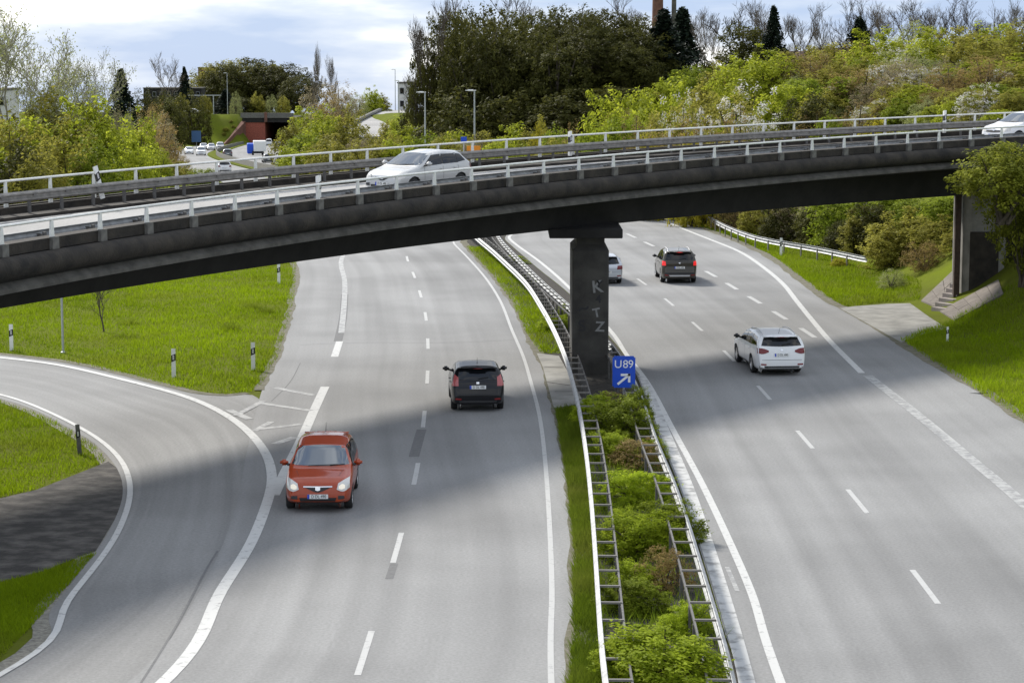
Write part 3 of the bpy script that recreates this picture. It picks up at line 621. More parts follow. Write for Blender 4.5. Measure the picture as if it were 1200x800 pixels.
# ------------------------------------------------------------------ lawn pole, stone steps and slope paving
x, y, z = gz_(74, 413); t = tag(empty('lawn_pole', (x, y, z)), 'thin grey metal pole standing on the lawn under the bridge', 'pole')
MB().tube([(0, 0, 0), (0, 0, 2.9)], .045, 8).build('shaft', M['lampgrey'], t); MB().lathe([(.09, 0), (.09, .06), (.05, .08)], 10).build('base_collar', M['lampgrey'], t); MB().lathe([(.05, 2.9), (.05, 2.93), (.0, 2.95)], 8).build('cap', M['lampgrey'], t)
def slab(name, pxs, mt, th, parent):
    P = [hit(a, b) for a, b in pxs]; c = np.mean(P, 0); n = len(P)
    v = [(p[0], p[1], p[2]+th) for p in P]+[(p[0], p[1], p[2]-.15) for p in P]
    f = [tuple(range(n))[::-1], tuple(range(n, 2*n))]+[(k, (k+1) % n, n+(k+1) % n, n+k) for k in range(n)]
    o = mo(name, v, f, mt, parent); o.matrix_parent_inverse = parent.matrix_world.inverted(); return o
p0 = hit(1098, 364); st = tag(empty('slope_steps', tuple(p0)), 'stone steps between sloping stone paving beside the right bridge abutment', 'steps'); bpy.context.view_layer.update()
def quadgrid(a, b, c, d, nu, nv):
    a, b, c, d = map(np.array, (a, b, c, d)); o = []
    L = lambda u, v_: (a*(1-u)+b*u)*(1-v_)+(d*(1-u)+c*u)*v_
    for i in range(nu):
        for j in range(nv):
            e_ = .012
            o.append([tuple(L((i+uu)/nu, (j+vv)/nv)) for uu, vv in ((e_, e_*2), (1-e_, e_*2), (1-e_, 1-e_*2), (e_, 1-e_*2))])
    return o
for q in quadgrid((1079, 354), (1096, 361), (1121, 341), (1131, 305), 2, 4)+quadgrid((1101, 366), (1119, 377), (1176, 346), (1170, 329), 2, 5):
    slab('paving_stone', q, M['stone'], .07+random.uniform(0, .02), st)
for i in range(9):
    k = i/8; a = hit(1103+34*k, 364-44*k); ln = 0.75
    o = MB().box((0, 0, .02), (.9, .34, .22)).build('step', M['step'], st); o.matrix_parent_inverse = st.matrix_world.inverted(); o.location = (a[0], a[1], a[2]); o.rotation_euler = (0, 0, R(-58))

# ------------------------------------------------------------------ cars
def pchip_profile(pts, sig=.035, n=400):
    P = np.array(pts, float); Q = resamp(P, n=n); L = np.linalg.norm(np.diff(Q, axis=0), axis=1).sum(); st_ = L/(n-1)
    k = int(3*sig/st_); wgt = np.exp(-.5*(np.arange(-k, k+1)*st_/sig)**2); wgt /= wgt.sum()
    out_ = Q.copy()
    for c in (0, 1):
        pad_ = np.r_[2*Q[0, c]-Q[k:0:-1, c], Q[:, c], 2*Q[-1, c]-Q[-2:-k-2:-1, c]]
        out_[:, c] = np.convolve(pad_, wgt, 'valid')
    return out_
def car_body(c, ns=110, nc=18):
    L, W, Hh_ = c['L'], c['W'], c['H']; hl = L/2
    prof = [(hl, .40), (hl-.015, .55), (hl-.09, c['nose']), (hl-.30, c['nose']+.11), (c['cowl'][0]+.25, c['cowl'][1]-.05), c['cowl'], c['wtop'], ((c['wtop'][0]+c['rtop'][0])/2, Hh_), c['rtop'], c['hatch'], (-hl+.05, c['tail']), (-hl, .55), (-hl, .42)]
    Q = pchip_profile(prof); Q = resamp(Q, n=ns)
    arch = c['wr']+.055; ax = c['axles']
    def hw(x):
        r = 0.0
        x1 = hl-.75; x2 = hl-.55
        if x > x1: r = ((x-x1)/.75)**2.6*.20
        if x < -x2: r = ((-x-x2)/.55)**2.8*.13
        return W/2*(1-r)
    V = []; rows = []
    for (x, zt) in Q:
        zb = .20+.10*max(0, (abs(x)-hl+.5)/.5)**2; w_ = hw(x)
        belt = np.interp(x, [-hl, -hl+.6, 0, c['cowl'][0], hl-.3, hl], [c['belt']+.03, c['belt']+.03, c['belt'], c['belt']-.03, c['nose']+.05, c['nose']-.05])
        zs = min(belt, zt-.05); gh = max(zt-zs, .05); k = min(1, gh/.22)
        rw = w_*.965-.05-.26*max(0, gh-.05)
        zs = max(zs, zb+.08)
        half = [(0, zb), (.72*w_, zb), (.90*w_, zb+.015), (.955*w_, zb+.06), (.985*w_, zb+(zs-zb)*.30), (1.0*w_, zb+(zs-zb)*.58), (.995*w_, zb+(zs-zb)*.80), (.975*w_, zs-.015), (.95*w_, zs+.02*k), (rw+.09*k+.01, zs+gh*.42), (rw+.03*k, zt-.11*k), (rw-.03, zt-.055*k), (rw-.12, zt-.028*k), (rw*.6, zt-.008), (0, zt)]
        hr = resamp(np.array(half), n=nc*2)
        hr[1:-1] = .25*hr[:-2]+.5*hr[1:-1]+.25*hr[2:]
        rows.append([(x, -yy, zz) for yy, zz in hr]+[(x, yy, zz) for yy, zz in hr[::-1][1:-1]])
    m = len(rows[0]); f = []
    V = np.array(rows)
    # wheel arches: drop faces inside the arch circle, pull the rim onto it
    def inarch(p):
        return any((p[0]-a)**2+(p[2]-c['wr'])**2 < arch**2 for a in ax) and abs(p[1]) > W*.30 and p[2] < c['wr']+arch
    keep = []
    for i in range(len(rows)-1):
        for k in range(m):
            q = [(i, k), (i, (k+1) % m), (i+1, (k+1) % m), (i+1, k)]
            if sum(inarch(V[a]) for a in q) >= 3: continue
            keep.append(q)
    for a_ in range(V.shape[0]):
        for b_ in range(m):
            if inarch(V[a_, b_]):
                xx = min(ax, key=lambda t: abs(t-V[a_, b_, 0])); d = np.array([V[a_, b_, 0]-xx, V[a_, b_, 2]-c['wr']]); l = np.linalg.norm(d)
                if l > 1e-6: d *= arch/l; V[a_, b_, 0] = xx+d[0]; V[a_, b_, 2] = c['wr']+d[1]
    f = [tuple(a*m+b for a, b in q) for q in keep]+[tuple(range(m)), tuple((len(rows)-1)*m+k for k in range(m))[::-1]]
    return V.reshape(-1, 3), f
def wheel_meshes(r, wd):
    t = MB().lathe([(r*.66, -wd*.48), (r*.92, -wd*.5), (r, -wd*.36), (r, wd*.36), (r*.92, wd*.5), (r*.66, wd*.48)], 28, 'y').me('tyre', M['rubber'], True)
    b = MB().lathe([(r*.67, -wd*.46), (r*.62, -wd*.46), (r*.58, -wd*.25), (r*.58, wd*.25), (r*.62, wd*.46), (r*.67, wd*.46)], 24, 'y')
    for s in range(7):
        a = 2*pi*s/7
        b.add([(r*.10*cos(a+1.2), -wd*.40, r*.10*sin(a+1.2)), (r*.10*cos(a-1.2), -wd*.40, r*.10*sin(a-1.2)), (r*.62*cos(a-.13), -wd*.44, r*.62*sin(a-.13)), (r*.62*cos(a+.13), -wd*.44, r*.62*sin(a+.13))], [(0, 1, 2, 3)])
    b.lathe([(.0, -wd*.42), (r*.14, -wd*.42), (r*.14, -wd*.3)], 12, 'y')
    hub = MB().lathe([(0, -wd*.2), (r*.6, -wd*.2)], 20, 'y').me('brake_disc', M['trim'])
    return t, b.me('rim', M['rim']), hub
def patch(bvh, dr, lo, up, off, nu=14, nv=8):
    """lo/up: polylines of 2-D points; dr: 'front','rear','left','right','top' -> conforming skin"""
    lo = resamp(catmull(np.array(lo, float), .05) if len(lo) > 2 else np.array(lo, float), n=nu); up = resamp(catmull(np.array(up, float), .05) if len(up) > 2 else np.array(up, float), n=nu)
    v = []; f = []
    D = {'front': Vector((-1, 0, 0)), 'rear': Vector((1, 0, 0)), 'left': Vector((0, -1, 0)), 'right': Vector((0, 1, 0)), 'top': Vector((0, 0, -1))}[dr]
    for j in range(nv):
        for i in range(nu):
            a = lo[i]+(up[i]-lo[i])*j/(nv-1)
            og = {'front': (4, a[0], a[1]), 'rear': (-4, a[0], a[1]), 'left': (a[0], 3, a[1]), 'right': (a[0], -3, a[1]), 'top': (a[0], a[1], 4)}[dr]
            loc, nrm, _, _ = bvh.ray_cast(Vector(og), D)
            if loc is None:
                loc, nrm, _, _ = bvh.find_nearest(Vector(og)+D*3.0)
            if nrm.dot(D) > 0: nrm = -nrm
            v.append(loc+(nrm-D).normalized()*off)
    for j in range(nv-1):
        for i in range(nu-1): f.append((j*nu+i, j*nu+i+1, (j+1)*nu+i+1, (j+1)*nu+i))
    return v, f
def sym(pts): return [(-a, b) for a, b in pts]
def lump(c, d, n=2):
    bm = bmesh.new(); bmesh.ops.create_cube(bm, size=1); bmesh.ops.bevel(bm, geom=bm.edges[:], offset=.28, segments=3, affect='EDGES')
    for q in bm.verts: q.co = Vector((q.co.x*d[0], q.co.y*d[1], q.co.z*d[2]))+Vector(c)
    bm.verts.index_update(); v = [q.co.copy() for q in bm.verts]; f = [[q.index for q in p.verts] for p in bm.faces]; bm.free(); return v, f
CARMESH = {}
def make_car(key, c, paint, name, label, cat, pos, heading, group=None, lod=0, lamps=False, brake=False):
    t = empty(name, pos, heading); tag(t, label, cat, group)
    ck = key+paint.name
    if ck not in CARMESH:
        parts = []
        v, f = car_body(c, 110 if not lod else 56, 18 if not lod else 10)
        bvh = BVHTree.FromPolygons([Vector(p) for p in v], f)
        body = meshdata('body', v, f, paint, True); autosmooth(body, 40); parts.append(('body', body, None))
        def add(nm, vf, mt, sm=True, th=0, par=None):
            parts.append((nm, meshdata(nm, vf[0], vf[1], mt, sm), par))
        L, W, Hh_ = c['L'], c['W'], c['H']; hl = L/2; cw, wt, rt, ht = c['cowl'], c['wtop'], c['rtop'], c['hatch']; bz = c['belt']
        hwb = W/2*.86; hwt = W/2*.93-.26*(Hh_-bz)-.06
        add('windscreen', patch(bvh, 'front', [(-hwb, cw[1]+.05), (0, cw[1]+.03), (hwb, cw[1]+.05)], [(-hwt, wt[1]-.03), (0, wt[1]-.005), (hwt, wt[1]-.03)], .008), M['screen'])
        rb, rtp = c.get('rwin', (bz+.06, rt[1]-.07)); rwb = c.get('rwb', .78)*W/2
        rpts = patch(bvh, 'rear', [(-rwb, rb+.03), (0, rb), (rwb, rb+.03)], [(-hwt+.03, rtp-.02), (0, rtp), (hwt-.03, rtp-.02)], .010)
        add('rear_window', rpts, M['glass'])
        for sd in ('left', 'right'):
            zf = bz+.045; top = Hh_-.135
            xs_ = c['pillars']     # a-pillar base, a-pillar top, b, c, d top, d base
            add('side_window', patch(bvh, sd, [(xs_[0], zf-.03), (xs_[2]+.04, zf)], [(xs_[1], top-.02), (xs_[2]+.04, top)], .006), M['glass'])
            add('side_window', patch(bvh, sd, [(xs_[2]-.04, zf), (xs_[3]+.03, zf+.01)], [(xs_[2]-.04, top), (xs_[3]+.03, top-.02)], .006), M['glass'])
            add('side_window', patch(bvh, sd, [(xs_[3]-.03, zf+.01), (xs_[5], zf+.06)], [(xs_[3]-.03, top-.02), (xs_[4], top-.05)], .006), M['glass'])
            for xx in (xs_[2], xs_[3]): add('window_pillar', patch(bvh, sd, [(xx-.06, zf+.005), (xx+.06, zf+.005)], [(xx-.06, top-.01), (xx+.06, top-.01)], .004, 3, 5), M['black'])
            if not lod:
                for xx in (xs_[0]-.05, xs_[2], xs_[3]-.05):
                    add('door_seam', patch(bvh, sd, [(xx-.006, .36), (xx+.006, .36)], [(xx-.006, bz-.02), (xx+.006, bz-.02)], .003, 2, 8), M['trim'])
                s_ = 1 if sd == 'left' else -1
                for xx in (xs_[2]+.12, xs_[3]+.14):
                    add('door_handle', lump((xx, s_*(W/2+.012), bz-.10), (.17, .04, .035)), paint if not c.get('dark_handles') else M['trim'])
                add('sill', patch(bvh, sd, [(c['axles'][1]+.42, .225), (c['axles'][0]-.42, .225)], [(c['axles'][1]+.40, .31), (c['axles'][0]-.40, .31)], .008), M['trim'])
        # rear lamps, front lamps
        for s_ in (-1, 1):
            tl = c['tail_lamp']; lo = [(s_*a*W/2, b) for a, b in tl[0]]; up = [(s_*a*W/2, b) for a, b in tl[1]]
            add('tail_light', patch(bvh, 'rear', lo, up, .012, 8, 8), M[c.get('tail_mat', 'tail')] if not brake else M['tail_lit'])
            hlp = c['head_lamp']; lo = [(s_*a*W/2, b) for a, b in hlp[0]]; up = [(s_*a*W/2, b) for a, b in hlp[1]]
            add('headlight', patch(bvh, 'front', lo, up, .012, 8, 6), M['lamp_clear'])
            if lamps: add('headlight_bulb', patch(bvh, 'front', [(s_*.62*W/2, .62), (s_*.70*W/2, .60), (s_*.80*W/2, .63)], [(s_*.62*W/2, .68), (s_*.72*W/2, .73), (s_*.80*W/2, .70)], .02, 7, 5), M['lamp_lit'])
            if not lod:
                add('fog_lamp', patch(bvh, 'front', [(s_*.60*W/2, .36), (s_*.80*W/2, .37)], [(s_*.60*W/2, .45), (s_*.78*W/2, .45)], .01, 5, 4), M['trim'])
                add('rear_reflector', patch(bvh, 'rear', [(s_*.62*W/2, .40), (s_*.84*W/2, .41)], [(s_*.62*W/2, .45), (s_*.84*W/2, .46)], .012, 5, 3), M['reflector'])
                add('mirror', lump((cw[0]-.42, s_*(W/2+.10), bz+.10), (.14, .21, .15)), M['black'] if c.get('dark_mirror') else paint)
                add('mirror_arm', lump((cw[0]-.38, s_*(W/2-.01), bz+.05), (.09, .12, .06)), M['trim'])
        # plates and bumper detail
        pz = c['plate_r']; g = patch(bvh, 'rear', [(-.26, pz-.055), (.26, pz-.055)], [(-.26, pz+.055), (.26, pz+.055)], .016, 4, 3); add('number_plate', g, M['plate'], False)
        g = patch(bvh, 'rear', [(.205, pz-.054), (.259, pz-.054)], [(.205, pz+.054), (.259, pz+.054)], .019, 3, 3); add('plate_band', g, M['plate_blue'], False)
        pf = c['plate_f']; g = patch(bvh, 'front', [(-.26, pf-.055), (.26, pf-.055)], [(-.26, pf+.055), (.26, pf+.055)], .016, 4, 3); add('number_plate', g, M['plate'], False)
        g = patch(bvh, 'front', [(-.259, pf-.054), (-.205, pf-.054)], [(-.259, pf+.054), (-.205, pf+.054)], .019, 3, 3); add('plate_band', g, M['plate_blue'], False)
        add('grille', patch(bvh, 'front', c['grille'][0], c['grille'][1], .009, 11, 5), M['black'])
        add('lower_grille', patch(bvh, 'front', [(-.50*W/2, .27), (.50*W/2, .27)], [(-.55*W/2, .40), (.55*W/2, .40)], .009, 8, 4), M['black'])
        add('rear_bumper_trim', patch(bvh, 'rear', [(-.86*W/2, .29), (.86*W/2, .29)], [(-.88*W/2, c.get('trimz', .37)), (.88*W/2, c.get('trimz', .37))], .009, 10, 4), M['trim'])
        if not lod:
            if c.get('skid'): add('skid_plate', patch(bvh, 'rear', [(-.55*W/2, .36), (.55*W/2, .36)], [(-.60*W/2, .43), (.60*W/2, .43)], .016, 8, 3), M['silvertrim'])
            add('tailgate_seam', patch(bvh, 'rear', [(-.80*W/2, c['seam']), (.80*W/2, c['seam'])], [(-.80*W/2, c['seam']+.012), (.80*W/2, c['seam']+.012)], .004, 10, 2), M['trim'])
            gw = [(a, b) for a, b in c['grille'][1]]
            add('grille_bar', patch(bvh, 'front', [(a, b-.005) for a, b in gw], [(a, b+.022) for a, b in gw], .016, 9, 2), M['chrome'])
            add('badge', patch(bvh, 'front', [(-.06, c['badge_f']-.035), (0, c['badge_f']-.05), (.06, c['badge_f']-.035)], [(-.06, c['badge_f']+.035), (0, c['badge_f']+.05), (.06, c['badge_f']+.035)], .022, 7, 4), M['chrome'])
            add('badge', patch(bvh, 'rear', [(-.045, c['badge_r']-.03), (.045, c['badge_r']-.03)], [(-.045, c['badge_r']+.03), (.045, c['badge_r']+.03)], .016, 5, 4), M['chrome'])
            add('bonnet_seam', patch(bvh, 'top', [(cw[0]+.16, -.70*W/2), (hl-.45, -.60*W/2)], [(cw[0]+.16, -.69*W/2), (hl-.45, -.59*W/2)], .003, 8, 2), M['trim']); add('bonnet_seam', patch(bvh, 'top', [(cw[0]+.16, .70*W/2), (hl-.45, .60*W/2)], [(cw[0]+.16, .69*W/2), (hl-.45, .59*W/2)], .003, 8, 2), M['trim'])
            m = MB(); m.tube([(cw[0]+.02, -.3, cw[1]+.05), (cw[0]-.02, .45, cw[1]+.075)], .012, 6); m.tube([(cw[0]+.02, .25, cw[1]+.05), (cw[0]-.02, .62, cw[1]+.085)], .012, 6); add('wiper', (m.v, m.f), M['black'])
            rz_ = (rb+.05); loc = bvh.ray_cast(Vector((-4, 0, rz_)), Vector((1, 0, 0)))[0]; m = MB(); m.tube([(loc.x-.02, .0, rz_), (loc.x-.005, -.34, rz_+.07)], .010, 6); add('rear_wiper', (m.v, m.f), M['black'])
            m = MB(); m.tube([(rt[0]+.25, 0, rt[1]+.04), (rt[0]+.06, 0, rt[1]+.26)], [.010, .004], 6); add('aerial', (m.v, m.f), M['black'])
            sp = [(-hwt+.02, rt[1]-.02), (0, rt[1]-.005), (hwt-.02, rt[1]-.02)]
            vv, ff = lump((rt[0]-.10, 0, rt[1]-.035), (.30, 2*hwt+.02, .05)); add('spoiler', (vv, ff), paint)
            add('brake_lamp', lump((rt[0]-.245, 0, rt[1]-.045), (.03, .30, .025)), M['tail_lit'] if brake else M['reflector'])
            if c.get('rails'):
                for s_ in (-1, 1):
                    m = MB(); yy = s_*(hwt+.02); rz2 = lambda xx, dd: (xx, yy, bvh.ray_cast(Vector((xx, yy, 4)), Vector((0, 0, -1)))[0].z+dd); yy = s_*(hwt-.06); m.tube([rz2(wt[0]-.2, 0), rz2(wt[0]-.3, .05)]+[rz2(xx, .05) for xx in np.linspace(wt[0]-.5, rt[0]+.4, 8)]+[rz2(rt[0]+.2, .0)], .016, 6); add('roof_rail', (m.v, m.f), M[c['rails']])
            # plate lettering
            tm = text_mesh('D DL 490', .115, 'plate_lettering', M['ink'], .001)
            tm.transform(Matrix.Translation((bvh.ray_cast(Vector((-4, 0, pz)), Vector((1, 0, 0)))[0].x-.021, -.025, pz)) @ Matrix.Rotation(-pi/2, 4, 'Z') @ Matrix.Rotation(pi/2, 4, 'X') @ Matrix.Scale(.80, 4, (1, 0, 0))); parts.append(('plate_lettering', tm, None))
            tm = text_mesh('D DL 490', .115, 'plate_lettering', M['ink'], .001)
            tm.transform(Matrix.Translation((bvh.ray_cast(Vector((4, 0, pf)), Vector((-1, 0, 0)))[0].x+.021, .025, pf)) @ Matrix.Rotation(pi/2, 4, 'Z') @ Matrix.Rotation(pi/2, 4, 'X') @ Matrix.Scale(.80, 4, (1, 0, 0))); parts.append(('plate_lettering', tm, None))
        # underbody and wheel wells
        m = MB().box((0, 0, .42), (L-.5, W*.62, .46)); 
        for a in c['axles']: m.box((a, 0, c['wr']+.12), (c['wr']*2.1, W-.12, c['wr']*1.35))
        add('wheel_well', (m.v, m.f), M['black'], False)
        CARMESH[ck] = (parts, wheel_meshes(c['wr'], .205))
    parts, (ty, rm, hb) = CARMESH[ck]
    for nm, me, par in parts: ob(nm, me, t)
    for a in c['axles']:
        for s_ in (-1, 1):
            wl = empty('wheel', (a, s_*(c['W']/2-.115), c['wr'])); wl.parent = t; wl.rotation_euler = (0, random.uniform(0, 1), pi if s_ > 0 else 0)
            ob('tyre', ty, wl); ob('rim', rm, wl); ob('brake_disc', hb, wl)
    return t
SUPERMINI = dict(L=3.93, W=1.69, H=1.53, nose=.74, cowl=(.98, .98), wtop=(.22, 1.43), rtop=(-1.55, 1.46), hatch=(-1.84, 1.02), tail=.82, belt=.94, wr=.30, axles=(1.26, -1.23), pillars=(.72, .18, -.22, -1.10, -1.42, -1.60),
    tail_lamp=([(.68, .78), (.95, .80)], [(.76, 1.10), (.90, 1.12)]), head_lamp=([(.56, .60), (.74, .55), (.93, .62)], [(.60, .74), (.80, .82), (.92, .84)]), plate_r=.72, plate_f=.43, grille=([(-.30, .64), (0, .53), (.30, .64)], [(-.36, .66), (0, .655), (.36, .66)]), seam=.60, badge_f=.62, badge_r=.9)
HATCH = dict(L=3.97, W=1.72, H=1.48, nose=.72, cowl=(1.05, .95), wtop=(.25, 1.38), rtop=(-1.52, 1.42), hatch=(-1.83, 1.03), tail=.86, belt=.95, wr=.30, axles=(1.25, -1.24), pillars=(.80, .20, -.30, -1.10, -1.45, -1.60),
    tail_lamp=([(.72, .84), (.97, .84)], [(.72, 1.10), (.86, 1.18)]), head_lamp=([(.50, .60), (.70, .57), (.93, .64)], [(.52, .70), (.75, .82), (.90, .88)]), plate_r=.80, plate_f=.43, grille=([(-.45, .56), (0, .54), (.45, .56)], [(-.48, .64), (0, .65), (.48, .64)]), seam=.55, badge_f=.66, badge_r=.93, dark_mirror=True, tail_mat='tail_pink', rwin=(1.0, 1.36), rwb=.76)
ESTATE = dict(L=4.70, W=1.81, H=1.52, nose=.74, cowl=(1.25, .97), wtop=(.45, 1.41), rtop=(-1.98, 1.43), hatch=(-2.24, 1.02), tail=.84, belt=.97, wr=.325, axles=(1.42, -1.27), pillars=(1.0, .40, -.15, -1.05, -1.75, -1.95),
    tail_lamp=([(.52, .86), (.74, .80), (.95, .82)], [(.52, .92), (.74, .99), (.95, 1.0)]), head_lamp=([(.50, .62), (.70, .58), (.93, .66)], [(.55, .72), (.75, .82), (.90, .86)]), plate_r=.76, plate_f=.43, grille=([(-.45, .56), (0, .54), (.45, .56)], [(-.48, .66), (0, .67), (.48, .66)]), seam=.58, badge_f=.70, badge_r=.93, dark_mirror=True, rwin=(1.05, 1.37), rwb=.80, rails='silvertrim')
SUV = dict(L=4.22, W=1.79, H=1.68, nose=.86, cowl=(1.05, 1.06), wtop=(.45, 1.56), rtop=(-1.75, 1.60), hatch=(-2.0, 1.12), tail=.92, belt=1.06, wr=.34, axles=(1.30, -1.28), pillars=(.85, .40, -.20, -1.05, -1.65, -1.75),
    tail_lamp=([(.76, .90), (.96, .90)], [(.78, 1.10), (.95, 1.13)]), head_lamp=([(.50, .74), (.70, .70), (.93, .76)], [(.52, .84), (.75, .92), (.90, .94)]), plate_r=.80, plate_f=.48, grille=([(-.45, .68), (0, .66), (.45, .68)], [(-.48, .80), (0, .81), (.48, .80)]), seam=.66, badge_f=.84, badge_r=1.02, dark_mirror=True, rwin=(1.14, 1.54), rwb=.80, rails='silvertrim', skid=True, trimz=.56)
SALOON = dict(SUPERMINI, L=4.15, W=1.735, H=1.44, cowl=(1.05, .95), wtop=(.25, 1.36), rtop=(-1.50, 1.38), hatch=(-1.93, .98), tail=.84, belt=.93, axles=(1.28, -1.24), pillars=(.80, .20, -.25, -1.10, -1.45, -1.62), nose=.72, tail_lamp=([(.62, .74), (.96, .76)], [(.66, .92), (.95, .93)]), plate_r=.62, rwin=(.98, 1.32))
VANLIKE = dict(SUV, L=4.5, H=1.85, wtop=(.65, 1.72), rtop=(-2.0, 1.78), hatch=(-2.18, 1.1), rwin=(1.15, 1.65))
P_red = carpaint('orange_red', (.36, .048, .010)); P_black = carpaint('black', (.004, .004, .006), coat=.55); P_white = carpaint('white', (.80, .80, .80)); P_brown = carpaint('olive_brown', (.055, .048, .036), .3); P_silver = carpaint('silver', (.50, .52, .55), .5); P_cream = carpaint('silver_white', (.50, .50, .49), .3); P_grey = carpaint('grey', (.12, .125, .13), .3); P_dark = carpaint('dark', (.02, .022, .026))
def tang(P, y): i = int(np.argmin(np.abs(P[:, 1]-y))); d = P[min(i+3, len(P)-1)]-P[max(i-3, 0)]; return atan2(d[1], d[0])
def place(c, px, py, end, hd):     # px,py: where the near bumper meets the road; hd: heading angle
    x, y = gp(px, py); s = 1 if end == 'front' else -1
    return (x-s*cos(hd)*c['L']/2*.93, y-s*sin(hd)*c['L']/2*.93, 0)
hd = tang(dl, 56)+pi+.02
make_car('supermini', SUPERMINI, P_red, 'car', 'orange red hatchback with lit headlights driving towards the camera', 'car', place(SUPERMINI, 373, 600, 'front', hd), hd, lamps=True)
hd = tang(dl, 72)+.03
make_car('hatch', HATCH, P_black, 'car', 'black small hatchback seen from behind in the left carriageway', 'car', place(HATCH, 560, 482, 'rear', hd), hd)
hd = tang(dr, 80)+.06
make_car('estate', ESTATE, P_white, 'car', 'white estate car with roof rails in the right carriageway', 'car', place(ESTATE, 915, 440, 'rear', hd), hd)
hd = tang(dr, 110)-.06
make_car('suv', SUV, P_brown, 'car', 'dark brown compact off-roader with glowing brake lights', 'car', place(SUV, 796, 332, 'rear', hd), hd, brake=True)
hd = tang(dr, 110)
make_car('saloon', SALOON, P_silver, 'car', 'silver hatchback half hidden behind the bridge pier', 'car', place(SALOON, 710, 333, 'rear', hd), hd)
def on_bridge(c, s, o_): p = arc(s, o_, ROADZ+.006); return (p.x, p.y, p.z)
s = min(np.arange(-30, 30, .1), key=lambda s: abs(proj(*arc(s, 3.1, -.3))[0]-491))
POLO = dict(SALOON, L=3.95, W=1.68, H=1.44, rtop=(-1.38, 1.37), hatch=(-1.86, .97), dark_mirror=False, wtop=(.22, 1.36), pillars=(.78, .18, -.28, -1.05, -1.32, -1.52))
t = make_car('polo', POLO, P_cream, 'car', 'silver white hatchback crossing the bridge behind the near railing', 'car', on_bridge(HATCH, s, 3.1), BA+BK*s+pi); t.rotation_euler = (0, .0165, BA+BK*s+pi)
s = min(np.arange(-30, 70, .1), key=lambda s: abs(proj(*arc(s, 3.1, -.3))[0]-1200))
make_car('bridge', HATCH, P_white, 'car', 'white car at the right end of the bridge, cut by the picture edge', 'car', on_bridge(HATCH, s, 3.1), BA+BK*s+pi)
# far traffic
def far_hd(y): return atan2(100, X(XA_R, y+50)-X(XA_R, y-50))
for px, py, c, key, pt, toward, lab in ((203.6, 184, SUPERMINI, 'f1', P_white, 1, 'leftmost white car of the far queue before the tunnel'), (221.6, 181, SALOON, 'f2', P_white, 1, 'second white car from the left in the far queue'), (235.6, 182.5, SUV, 'f3', P_white, 1, 'white car in the middle of the far queue, nearer of the middle pair'),
        (238.5, 175.5, SALOON, 'f2', P_cream, 1, 'pale car behind the middle white car of the far queue'), (247.6, 176.5, SUPERMINI, 'f1', P_cream, 1, 'pale car second from the right in the far queue'), (258, 175.5, SUV, 'f3', P_cream, 1, 'pale tall car at the right end of the far queue'),
        (266.5, 184, SALOON, 'f2', P_grey, 0, 'grey car beside the far grassy median island'), (262, 202, SALOON, 'f2', P_white, 0, 'white car half hidden by the far bridge railing'), (315.5, 171, VANLIKE, 'f4', P_white, 0, 'white van entering the dark tunnel mouth'),
        (325.6, 175, SUV, 'f3', P_dark, 0, 'dark car just outside the tunnel mouth'), (314, 191, SALOON, 'f2', P_grey, 0, 'grey car following the blue and white lorry'), (328, 195, SUPERMINI, 'f1', P_silver, 0, 'silver grey car right of the far lorry behind the railing'), (352, 194, SUV, 'f3', P_dark, 0, 'dark car at the right of the far carriageway by the bushes'), (296, 167, VANLIKE, 'f4', P_cream, 0, 'pale van half hidden behind the blue and white lorry')):
    p = hit(px, py); h_ = far_hd(p[1])+(pi if toward else 0)
    make_car(key, c, pt, 'car', lab, 'car', (p[0], p[1], float(base(p[1]))+.005), h_, 'cars on the far motorway', lod=1)
for px, py, c, key, pt, lab in ((223.6, 138.5, SALOON, 'f2', P_white, 'left one of two white cars on the road above the embankment'), (237.6, 138.5, SUPERMINI, 'f1', P_white, 'right one of two white cars on the road above the embankment')):
    X_, Y_, Z_ = atdepth(px, py, 610); make_car(key, c, pt, 'car', lab, 'car', (X_, Y_, float(terrain(X_, Y_))+.1), R(170), 'cars above the far embankment', lod=1)
# far lorry: blue cab and white box
p = hit(302, 182); t = tag(empty('lorry', (p[0], p[1], float(base(p[1]))), far_hd(p[1])-pi/2), 'blue and white box lorry on the far motorway before the tunnel', 'lorry')
obox('cargo_box', (.35, -.6, 1.75), (2.3, 4.2, 1.9), 0, M['white'], .05, t); obox('cab', (-1.35, .2, 1.25), (1.2, 3.6, 1.9), 0, M['signblue'], .12, t); obox('chassis', (0, -.3, .55), (2.2, 4.6, .3), 0, M['black'], .02, t)
for a, b in ((-.9, 1.0), (.9, 1.0), (-.9, -1.6), (.9, -1.6)): MB().lathe([(.12, -.14), (.42, -.14), (.45, -.08), (.45, .08), (.42, .14), (.12, .14)], 16, 'y').build('wheel', M['rubber'], t).matrix_local = Matrix.Translation((a, b, .45)) @ Matrix.Rotation(pi/2, 4, 'Z')

